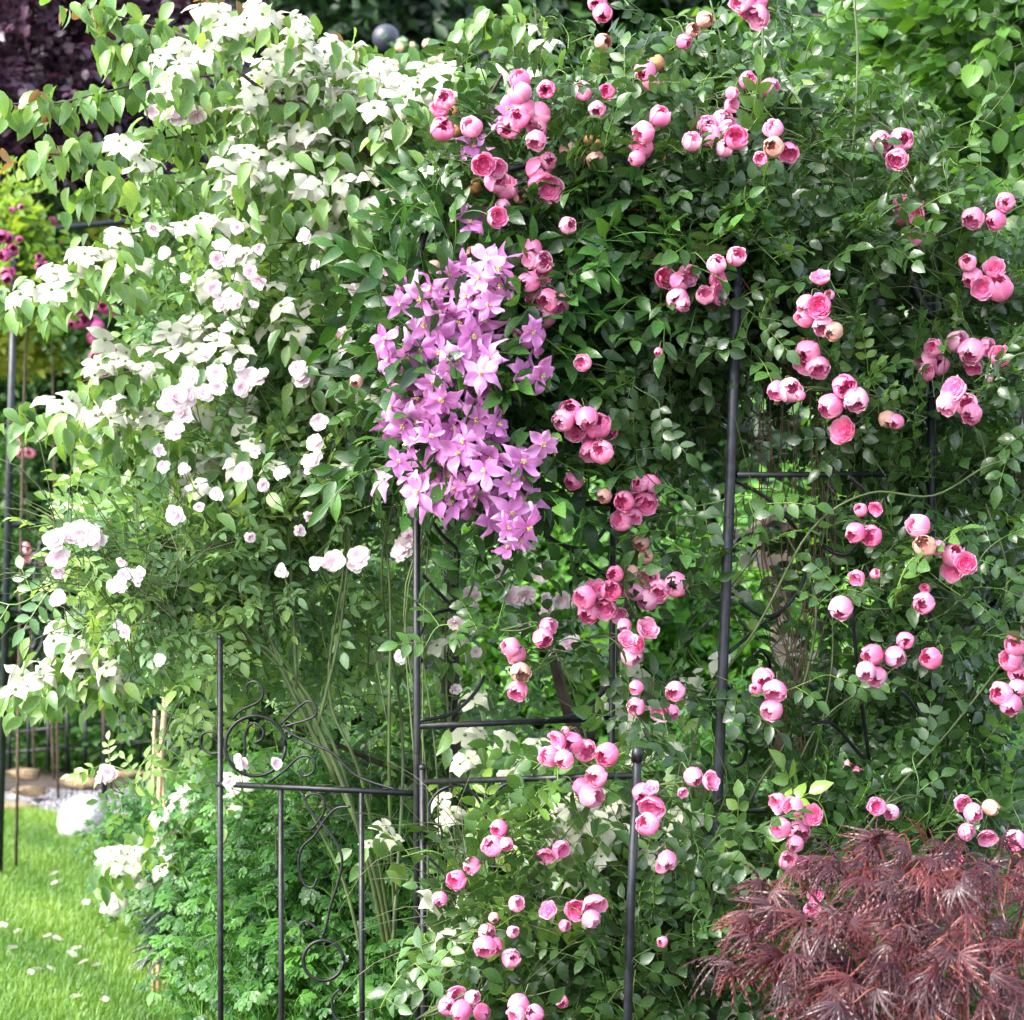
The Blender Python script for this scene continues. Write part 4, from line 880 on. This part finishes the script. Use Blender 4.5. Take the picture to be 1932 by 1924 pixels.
# ------------------------------------------------------------------ pink climbing rose
GLOBE = [rose_globe(c) for c in (1.06, 1.02, .98, .93, 1.08, .82, 1.03, .70)]
GM = [build('rose_bloom', join([g.mi(0), sepals().mi(1)]), [M['pink'], M['cane_green']], link=False) for g in GLOBE]
GF = [build('rose_bloom', join([g.mi(0), sepals().mi(1)]), [M['faded'], M['cane_green']], link=False) for g in GLOBE[:3]]
RB = '''1127,3,40 1137,24,38 1137,79,34 1217,133,42 1232,154,42 839,187,42 830,203,38 835,243,48 890,240,42 982,152,42 982,175,46 992,208,48 979,222,42 1016,216,50 1012,240,42 1012,264,40 959,240,46 1030,168,36 1100,172,38 1146,172,30 1127,206,34
1245,220,42 1215,250,44 1210,277,48 1203,298,32 1073,283,38 1125,303,38 1014,320,48 1034,304,36 1016,348,42 1034,356,54 911,310,44 935,317,42 935,341,46 955,354,46 948,388,30 938,410,40 1071,425,34 979,371,26
1004,467,38 999,489,34 1022,494,44 1022,519,42 999,533,44 1011,560,42 1036,567,46 1051,573,42 1029,597,44 734,508,26 778,521,30 896,482,38 820,503,26 1255,524,42 1281,530,38 1298,519,46 1279,563,44 1288,573,30
1398,3,42 1428,2,42 1428,30,50 1411,15,42 1329,37,34 1290,78,30 1307,57,28 1410,152,34 1452,165,38 1381,199,30 1381,176,28 1364,226,42 1334,236,40 1340,256,44 1372,246,46 1389,260,46 1305,268,38 1367,280,34 1460,243,38 1460,277,40 1487,287,40 1435,299,28
1661,266,42 1701,263,46 1684,280,44 1693,300,44 1701,383,34 1725,378,38 1705,405,42 1728,405,34 1725,449,32 1752,442,28 1836,411,44 1880,415,40 1897,381,38 1826,496,34 1877,506,42 1836,523,42 1853,543,42 1885,543,54
1389,484,38 1352,499,38 1354,526,36 1330,557,36 1357,553,44 1548,521,36 1565,556,20 1522,573,38 1546,577,46 1519,600,38 1553,614,40 1573,624,38 1524,665,50 1519,685,42 1543,692,46 1467,736,40 1490,736,48 1509,746,22
1593,729,48 1615,753,50 1568,765,48 1590,812,50 1806,645,44 1833,662,50 1860,655,36 1887,672,42 1836,692,34 1747,682,44 1772,689,40 1762,655,34 1799,733,48 1789,760,44 1823,763,46 1833,780,42 1866,712,16 1748,704,32 1674,790,34 1691,795,30
1615,1004,38 1644,1011,42 1624,962,26 1652,960,28 1733,992,46 1745,1030,44 1769,1033,32 1799,1048,46 1823,1063,42 1796,1077,42 1617,1090,32 1651,1083,20 1587,1146,46 1743,1137,42 1745,1110,20 1647,1235,42 1688,1238,42 1708,1208,34 1757,1242,42 1634,1265,38 1654,1276,40
1917,1218,44 1907,1245,44 1924,1268,46 1440,1280,44 1077,776,46 1063,793,44 1107,787,44 1127,802,54 1087,813,44 1147,810,44 1114,820,44 1114,851,42 1136,853,46 1083,905,38 1141,935,30 1225,915,46 1208,911,34 1178,945,40 1198,941,34 1217,950,46 1195,975,36 1173,982,42
1210,1023,32 1218,1050,30 1191,1080,30 1161,1083,34 1104,1127,46 1124,1112,42 1153,1114,42 1112,1154,44 1142,1147,44 1168,1161,34 1181,1112,30 1178,1178,26 1225,1090,42 1244,1114,44 1222,1130,46 1201,1117,34 1276,1103,50 1222,1185,42 1184,1205,34 1198,1218,38 1191,1235,42
1034,1181,34 1024,1203,40 964,1220,36 975,1234,38 982,1268,40 977,1302,40 1201,1297,28 1200,1333,36 1274,1304,40 1245,1343,40 1265,1343,34 1050,1397,38 1080,1400,40 1038,1427,42 1065,1432,38 1104,1416,44 1146,1422,46 1067,1378,16 1125,1464,44 1097,1484,36 1115,1500,48
1211,1495,38 1228,1486,30 1230,1524,50 1223,1555,44 942,1562,34 928,1596,42 955,1592,28 1029,1616,34 1058,1603,36 891,1632,34 862,1660,40 830,1695,30 974,1705,32 1034,1717,34 1087,1717,42 1122,1709,48 1114,1733,36 1065,1746,24 932,1731,22 918,1758,34 915,1785,44 932,1783,34 967,1758,24 964,1808,38
1259,1621,36 1249,1636,26 1250,1776,22 861,1882,42 844,1899,36 871,1906,40 891,1882,30 908,1909,34 979,1893,42 975,1912,36 1009,1912,36 1060,1889,26 1425,1299,24 1462,1303,46 1457,1339,44 1307,1464,36 1342,1473,36 1288,1495,20 1467,1515,40 1497,1523,40 1534,1538,40 1474,1562,40 1507,1567,44 1500,1592,34
1654,1522,36 1681,1532,32 1816,1515,34 1836,1532,36 1868,1523,32 1823,1569,34 1863,1582,36 1914,1586,44 1806,1619,24 1489,1625,40 1516,1632,38 1539,1687,34 1533,1717,36 1428,1757,44 1809,1812,32 1920,1298,38 1890,1309,44 1907,1328,44 1883,1296,24 1100,684,34 1242,663,16 673,719,26'''
RB = [tuple(float(v) for v in t.split(',')) for t in RB.split()]
FADED = {(1137, 79), (1125, 303), (1460, 277), (1073, 283), (896, 482), (1307, 57), (1329, 37), (673, 719), (982, 1268), (1191, 1080), (1210, 1023), (1218, 1050), (1141, 935), (1868, 1523), (1745, 1030), (932, 1731), (820, 503), (979, 371), (1573, 624), (1674, 790)}
cr = empty('climbing_rose', P(1400, cz(0, 5.1, 0), 5.1), 'pink climbing rose with clusters of globe shaped blooms covering the arch', 'rose')
def rose_Y(x, y):
    Y = 4.86
    if y > 1370 and x < 1320: Y = 4.56
    if y > 1480 and x > 1450: Y = 4.75
    if x > 1600 and y < 700: Y = 5.05
    if y < 200: Y = 4.95
    if x < 1060 and y < 400: Y = 4.84
    if (x, y) in FADED: Y += .04
    return Y
CL = cluster(RB, 47)
# at most a hundred clusters as parts: join the single blooms of the smallest ones to their neighbour
stalk_pts = []
for g in CL:
    cx, cy = np.mean([q[0] for q in g]), np.mean([q[1] for q in g]); Yc = rose_Y(*g[0][:2]) + R.uniform(-.06, .06)
    side = 1 if R.random() < .8 else -1
    hub = P(cx + side * R.uniform(50, 95), cy + R.uniform(-25, 35), Yc + R.uniform(.08, .16)); ped = []; stalk_pts.append((hub, Yc))
    fc = empty('flower_cluster', P(cx, cy, Yc) - np.array(cr.location)); fc.parent = cr
    for (x_, y_, s_) in g:
        p = P(x_, y_, Yc + R.uniform(-.03, .03)); ax = np.array([R.normal(-.45 * side, .4), -.75, R.normal(-.15, .4)])
        ax = nrm(nrm(ax) * 1.3 + np.array([(x_ - cx) * .006, 0, -(y_ - cy) * .006])); r_ = s_ * K * Yc / 2
        fd = (x_, y_) in FADED; bloom_object('rose_bloom', (GF[R.integers(0, 3)] if fd else GM[R.integers(0, 8)]), p - (np.array([0, .0, 0])), ax, r_ * .95, fc)
        b0 = p - ax * r_ * 1.05
        ped.append(tube([b0, b0 - ax * .02 + [0, .005, .004], (p + hub) / 2 + R.normal(0, .006, 3) + [0, 0, .008], hub], .0011, .0015, 4, 3))
    build('stalk', join(ped), M['cane_green'], fc)
RBL = [  # dense dome over the arch
    (1150, 270, 5.35, 140, 90, .18, 150), (1330, 300, 5.35, 220, 130, .2, 330), (1240, 430, 5.3, 260, 140, .2, 430), (1500, 420, 5.35, 250, 150, .2, 430), (1130, 560, 5.25, 180, 130, .18, 260), (1400, 600, 5.25, 250, 110, .18, 340), (1640, 560, 5.35, 210, 140, .2, 290),
    (1830, 520, 5.4, 140, 110, .15, 90), (1850, 700, 5.3, 160, 150, .18, 240), (1650, 750, 5.3, 180, 90, .15, 150), (1480, 150, 5.3, 180, 70, .12, 55), (1250, 180, 5.35, 150, 70, .12, 55), (1060, 400, 5.2, 120, 120, .12, 100),
    # hanging curtain at the middle and right side
    (1230, 700, 5.3, 150, 90, .12, 120), (1100, 900, 5.15, 90, 90, .1, 45), (1240, 840, 5.25, 100, 110, .12, 70), (1290, 930, 5.3, 60, 110, .12, 28), (1290, 1250, 5.2, 60, 90, .12, 20),
    (1740, 1000, 5.2, 150, 130, .15, 140), (1850, 1000, 5.35, 120, 200, .18, 170), (1690, 1180, 5.15, 130, 130, .15, 120), (1850, 1300, 5.3, 140, 200, .18, 170), (1560, 1470, 5.1, 190, 60, .14, 90), (1780, 1480, 5.15, 190, 90, .14, 170), (1480, 1290, 5.2, 60, 60, .1, 10),
    # low bush in front of the panel
    (1080, 1780, 4.85, 190, 80, .12, 120), (950, 1750, 4.9, 110, 80, .1, 40), (1290, 1740, 4.9, 100, 110, .12, 80), (1080, 1880, 4.8, 230, 80, .12, 170), (1300, 1880, 4.85, 160, 110, .12, 150), (1220, 1390, 4.85, 90, 50, .08, 30), (1300, 1540, 4.85, 60, 80, .08, 22), (1020, 1650, 4.85, 110, 40, .08, 18),
    (950, 335, 4.98, 110, 35, .05, 80), (1180, 310, 4.96, 120, 35, .05, 110), (1340, 400, 4.95, 70, 60, .05, 110), (1395, 540, 4.95, 40, 80, .05, 70), (1550, 470, 4.95, 130, 40, .05, 110), (1250, 620, 5., 130, 60, .08, 110),
    (1180, 1840, 4.6, 80, 60, .05, 50), (1210, 1740, 4.6, 50, 30, .04, 14),
    (1480, 1850, 5.0, 160, 120, .12, 110), (1400, 1680, 5.1, 130, 120, .12, 80), (1620, 1620, 5., 190, 70, .12, 80)]
Pn, Dn = blob_points(RBL, dens=.25); Pn[:, 1] += .12; a_, b_ = to_px(Pn); q_ = R.random(len(a_))
def box_(x0, x1, y0, y1, p): return (a_ > x0) & (a_ < x1) & (b_ > y0) & (b_ < y1) & (q_ < p)
Pn, Dn = keep(Pn, Dn, ~(box_(980, 1190, 1470, 1690, .85) | box_(1395, 1570, 880, 1420, .85) | box_(780, 1150, 960, 1380, .7) | box_(1080, 1350, 1000, 1380, .45))); Dn = nrm(Dn + np.array([-.25, -.1, .05]))
hub = np.array([h for h, _ in stalk_pts]); hub = np.repeat(hub, 2, 0) + R.normal(0, .02, (len(hub) * 2, 3)) + [0, .03, 0]
Pn = np.concatenate([Pn, hub]); Dn = np.concatenate([Dn, nrm(R.normal(0, 1, (len(hub), 3)))])
a_, b_ = to_px(Pn); Pn, Dn = keep(Pn, Dn, ~((a_ > 1150) & (a_ < 1235) & (b_ > 1370) & (b_ < 1690) & (Pn[:, 1] < 4.85)))
def rt(p):
    px, py = to_px(p); return np.where(R.random(len(px)) < .07, .45, 0) - .05 + np.where(py > 1560, .08, 0)
build('foliage', scatter(ROSE_SP, Pn, Dn, smin=.75, smax=1.15, tl=-.05, th=.5, tint_fn=rt), M['rose_leaf'], cr)
RC = [([(1335, 2100, 5.1), (1340, 1700, 5.1), (1420, 1500, 5.1), (1490, 1380, 5.1), (1540, 1150, 5.1), (1480, 1000, 5.15)], .006), ([(1290, 1500, 5.05), (1330, 1330, 5.05), (1430, 1180, 5.0), (1530, 1000, 5.0), (1640, 930, 5.0), (1760, 935, 5.), (1860, 880, 5.05), (1932, 860, 5.1)], .0045),
      ([(1680, 2000, 5.2), (1750, 1500, 5.2), (1840, 1300, 5.2), (1900, 1100, 5.2), (1860, 950, 5.2)], .006), ([(1500, 1450, 5.1), (1560, 1350, 5.1), (1700, 1250, 5.1), (1850, 1080, 5.1)], .004), ([(1320, 2000, 5.15), (1330, 1750, 5.1), (1440, 1560, 5.1), (1600, 1500, 5.1)], .006),
      ([(1300, 2000, 5.), (1310, 1850, 5.), (1350, 1700, 5.), (1480, 1600, 5.), (1560, 1590, 5.)], .005), ([(1395, 1924, 4.8), (1370, 1800, 4.8), (1310, 1720, 4.8), (1290, 1690, 4.8)], .003), ([(1520, 1500, 5.1), (1570, 1250, 5.1), (1560, 1000, 5.15), (1570, 800, 5.2)], .003),
      ([(1590, 1620, 5.), (1700, 1480, 5.), (1790, 1380, 5.), (1900, 1240, 5.)], .005), ([(1612, 0, 5.2), (1618, 100, 5.2), (1612, 250, 5.2), (1600, 330, 5.25), (1595, 420, 5.3)], .0042), ([(1440, 30, 5.1), (1437, 130, 5.1), (1430, 250, 5.15), (1420, 330, 5.2)], .0035), ([(1340, 0, 5.15), (1365, 90, 5.15), (1400, 200, 5.2)], .003)]
for c, r in RC: build('cane', tube(PP(c), r * .72, r * .45, 7, 6), M['cane_green'], cr)
dd = []
for i in range(17):
    x_ = R.uniform(1425, 1570); dd.append(tube(PP([(x_ + R.normal(0, 30), 560, 5.25), (x_, 660, 5.2), (x_ + R.normal(0, 15), 850, 5.15), (x_ + R.normal(0, 22), 1050, 5.15), (1500 + R.normal(0, 18), 1260, 5.12), (1490 + R.normal(0, 26), 1420, 5.1)]), .0011, .0017, 5, 5))
for i in range(60):
    x_, y_ = R.uniform(1270, 1600), R.uniform(640, 1050); a = R.uniform(0, 6.28); l = R.uniform(30, 120)
    dd.append(tube(PP([(x_, y_, 5.1), (x_ + math.cos(a) * l * .5 + R.normal(0, 8), y_ + math.sin(a) * l * .5, 5.08), (x_ + math.cos(a) * l, y_ + math.sin(a) * l + 20, 5.1)]), .0012, .0007, 4, 4))
tag(build('dry_stem', join(dd), M['dry'], cr), 'thin brown dry stems hanging under the arch')
build('red_stem', join([tube(PP(c), .0022, .0014, 5, 6) for c in ([(1150, 395, 5.05), (1240, 400, 5.05), (1320, 450, 5.05), (1400, 540, 5.05), (1440, 620, 5.1)], [(1180, 405, 5.05), (1280, 440, 5.), (1380, 500, 5.), (1470, 640, 5.)], [(1290, 360, 5.05), (1390, 480, 5.05), (1440, 560, 5.05)])]), M['redstem'], cr)
twiglets(520, [(1000, 1900, 200, 640, 5.05, 5.3), (1200, 1900, 640, 1500, 5.05, 5.4), (850, 1350, 1560, 1900, 4.75, 5.)], M['twig'], cr, r=(.0008, .002))
bp = []
for (x_, y_) in ((855, 215), (862, 245), (850, 232), (1112, 265), (1125, 275), (1098, 300), (1250, 300), (830, 540), (1515, 650), (900, 350), (885, 360), (1240, 120)):
    bp.append(xf(GLOBE[2], basis(R.normal(0, 1, 3), R.normal(0, 1, 3)), P(x_, y_, 5.0), R.uniform(.009, .018)))
for b in bp: tag(build('dead_bloom', b, M['brown_petal'], cr), 'shrivelled brown spent bloom')

# ------------------------------------------------------------------ clematis
CM = [build('clematis_flower', clem_flower(), M['clematis'], link=False) for _ in range(8)]
SM = build('stamens', clem_stamen(), M['stamen'], link=False)
cl = empty('clematis', P(850, cz(0, 5.0, 0), 5.0), 'lilac pink clematis hanging in a thick column down the left arch post', 'clematis')
poly = [(790, 530), (880, 480), (950, 495), (960, 560), (925, 640), (950, 760), (935, 850), (1000, 870), (1010, 930), (1000, 1000), (960, 1040), (900, 960), (850, 955), (800, 940), (775, 920), (740, 925), (745, 860), (735, 780), (755, 720), (715, 650), (725, 630), (780, 640), (800, 600), (790, 590)]
def inside(x, y):
    c = False; n = len(poly)
    for i in range(n):
        a, b = poly[i], poly[i - 1]
        if (a[1] > y) != (b[1] > y) and x < (b[0] - a[0]) * (y - a[1]) / (b[1] - a[1]) + a[0]: c = not c
    return c
CP = [(985, 700), (1020, 708), (1025, 838), (955, 885), (985, 903), (900, 935), (945, 505), (905, 520), (755, 572), (775, 545), (1008, 652), (975, 628), (735, 810), (725, 905), (960, 1035), (870, 305), (960, 205), (948, 232), (885, 422), (912, 418), (1005, 625), (725, 640), (765, 745), (890, 275)]
k_ = 0
while k_ < 4000 and len(CP) < 100:
    k_ += 1; x_, y_ = R.uniform(700, 1020), R.uniform(470, 1050)
    if inside(x_, y_) and all((x_ - a) ** 2 + (y_ - b) ** 2 > 25 ** 2 for a, b in CP): CP.append((x_, y_))
for i, (x_, y_) in enumerate(CP):
    Yc = 4.78 + R.uniform(-.07, .1) + (.16 if y_ < 450 else 0) + (.05 if i % 3 == 0 else 0); p = P(x_, y_, Yc)
    ax = np.array([R.normal(-.2, .7) + (x_ - 870) * .002, -1, R.normal(-.15, .65)]); r_ = R.uniform(31, 44) * K * Yc
    f_ = bloom_object('flower', CM[R.integers(0, 8)], p, ax, r_, cl)
    s_ = bpy.data.objects.new('stamens', SM); COL.objects.link(s_); s_.parent = f_
Pn, Dn = blob_points([(850, 620, 5.0, 130, 150, .1, 110), (860, 820, 4.98, 110, 150, .08, 90), (970, 740, 5.05, 90, 170, .1, 110), (950, 930, 4.98, 80, 80, .06, 40), (920, 410, 5.15, 100, 50, .1, 32), (1000, 560, 5.05, 90, 110, .08, 60), (1180, 520, 5.05, 200, 110, .08, 60)])
build('foliage', scatter(CLEM_SP, Pn, Dn, smin=.8, smax=1.1, tl=0, th=.6), M['clem_leaf'], cl)
build('vine', join([tube(PP([(800 + R.normal(0, 12), 2100, 5.03), (790 + R.normal(0, 18), 1500, 5.03), (795 + R.normal(0, 20), 1100, 5.03), (870 + R.normal(0, 30), 800, 5.), (890 + R.normal(0, 30), 500, 5.)]), .0024, .0014, 5, 6) for _ in range(5)]), M['cane_green'], cl)

# ------------------------------------------------------------------ roses at the back left
def back_rose(name, label, pts, mat, Y, leafmat_='hedge_leaf', dx=20):
    root = empty(name, P(pts[0][0], cz(0, Y, 0), Y), label, 'rose')
    me = build('bloom', GLOBE[2], M[mat], link=False)
    for (x_, y_, s_) in pts:
        for q in range(3 if s_ > 24 else 2):
            bloom_object('bloom', me, P(x_ + R.normal(0, s_ * .3), y_ + R.normal(0, s_ * .3), Y + R.uniform(-.1, .1)), (R.normal(0, .4), -1, R.normal(0, .4)), s_ * .32 * K * Y, root)
    x_ = np.array([p[0] for p in pts]); y_ = np.array([p[1] for p in pts])
    Pn, Dn = blob_points([(a, b, Y + .3, 60, 60, .1, 22) for a, b, _ in pts]); build('foliage', scatter(LITE_SP, Pn, Dn), M[leafmat_], root)
    for i in range(0, len(pts), 6 if Y < 10 else 3): build('cane', tube(PP([(pts[i][0] + dx, cz(0, Y + .4, 0), Y + .4), (pts[i][0] + dx / 2, pts[i][1] + 200, Y + .4), (pts[i][0], pts[i][1], Y + .1)]), .008, .004, 5, 4), M['cane_brown'], root)
back_rose('magenta_rose', 'dark magenta rose climbing the nearest post of the far arch at the left edge', [(8, 450, 34), (12, 480, 34), (10, 515, 32), (40, 440, 16), (70, 490, 26), (32, 388, 18), (60, 560, 20)], 'magenta', 9.8, leafmat_='lime_leaf', dx=-30)
back_rose('magenta_rose', 'dark magenta rose hanging beside the second post of the far arch', [(90, 525, 26), (76, 398, 20), (185, 650, 50), (180, 610, 40), (205, 585, 36), (150, 578, 28), (190, 685, 44), (140, 610, 26), (120, 450, 14), (340, 885, 22), (100, 420, 22)], 'magenta', 12.3)
back_rose('pink_rose', 'pink rose low behind the far arch posts', [(45, 832, 26), (42, 853, 28), (195, 968, 26), (178, 972, 22), (52, 1035, 24), (48, 1058, 20), (82, 1052, 20), (640, 1250, 18)], 'backpink', 13.4)
rz_ = back_rose('red_rose', 'coral red rose deep behind the arch right of the capped post', [(1620, 1450, 40), (1600, 1462, 24), (1640, 1455, 26)], 'backpink', 7.2)

# ------------------------------------------------------------------ japanese maple
jm = empty('japanese_maple', P(1800, cz(0, 4.3, 0), 4.3), 'dark red japanese maple with finely cut drooping leaves at the lower right', 'maple')
ML = [maple_leaf() for _ in range(5)]
tips = [(1330, 1775, 4.15), (1350, 1700, 4.2), (1395, 1645, 4.25), (1470, 1610, 4.3), (1560, 1580, 4.35), (1660, 1565, 4.4), (1760, 1560, 4.45), (1850, 1600, 4.45), (1932, 1590, 4.5), (1990, 1600, 4.4), (1400, 1790, 4.1), (1450, 1740, 4.1), (1520, 1700, 4.1), (1580, 1690, 4.05), (1650, 1660, 4.1),
        (1720, 1650, 4.1), (1800, 1660, 4.1), (1880, 1650, 4.1), (1960, 1680, 4.1), (1480, 1830, 4.05), (1560, 1790, 4.0), (1640, 1750, 4.), (1730, 1740, 4.), (1830, 1740, 4.), (1920, 1760, 4.), (1500, 1900, 4.), (1600, 1860, 3.95), (1700, 1830, 3.95), (1800, 1830, 3.95), (1900, 1850, 3.95), (1560, 1950, 3.95), (1680, 1930, 3.9), (1790, 1930, 3.9), (1900, 1940, 3.9), (1430, 1870, 4.1), (1600, 1630, 4.3), (1700, 1610, 4.35)]
brs = []; LM = []; LT = []; hubm = P(1830, 2200, 4.45)
for (x_, y_, Y_) in tips:
    y_ += 40; x_ += 62 if x_ < 1500 else 40 if x_ < 1600 else 15; e = P(x_, y_, Y_) + R.normal(0, .008, 3); mid = (hubm + e) / 2 + np.array([0, 0, .13]) + R.normal(0, .02, 3)
    q = crom([hubm, mid, e + [(.05 if x_ < 1800 else -.03), .03, .02], e], 6); brs.append(tube(q, .005, .0011, 5, 1, smooth=False))
    out = nrm(e - mid)
    for j in range(8):
        f = R.uniform(.5, 1.0); k = min(len(q) - 1, int(f * (len(q) - 1))); p = q[k] + R.normal(0, .022, 3) * (1.2, 1.2, .8)
        d = out * (1, 1, .4) * R.uniform(.3, 1) + R.normal(0, .4, 3) * (1, 1, .4) + np.array([0, -.25, -.55]); LM.append(basis(d, np.array([0, -.8, R.uniform(.1, 1.2)]) + R.normal(0, .4, 3)) * R.uniform(.65, 1.2)); LT.append(p)
LM, LT = np.array(LM), np.array(LT); wh = R.integers(0, 5, len(LT)); tn = R.uniform(-.05, .6, len(LT))
build('foliage', join([inst(ML[i], LM[wh == i], LT[wh == i], dc=tn[wh == i]) for i in range(5)]), M['maple_leaf'], jm)
build('branch', join(brs), M['redstem'], jm)
build('trunk', tube([P(1800, cz(0, 4.4, -.02), 4.4), P(1820, cz(0, 4.4, .2), 4.4), hubm], .03, .02, 8, 4), M['bark'], jm)
print('faces', sum(len(m.polygons) for m in bpy.data.meshes))
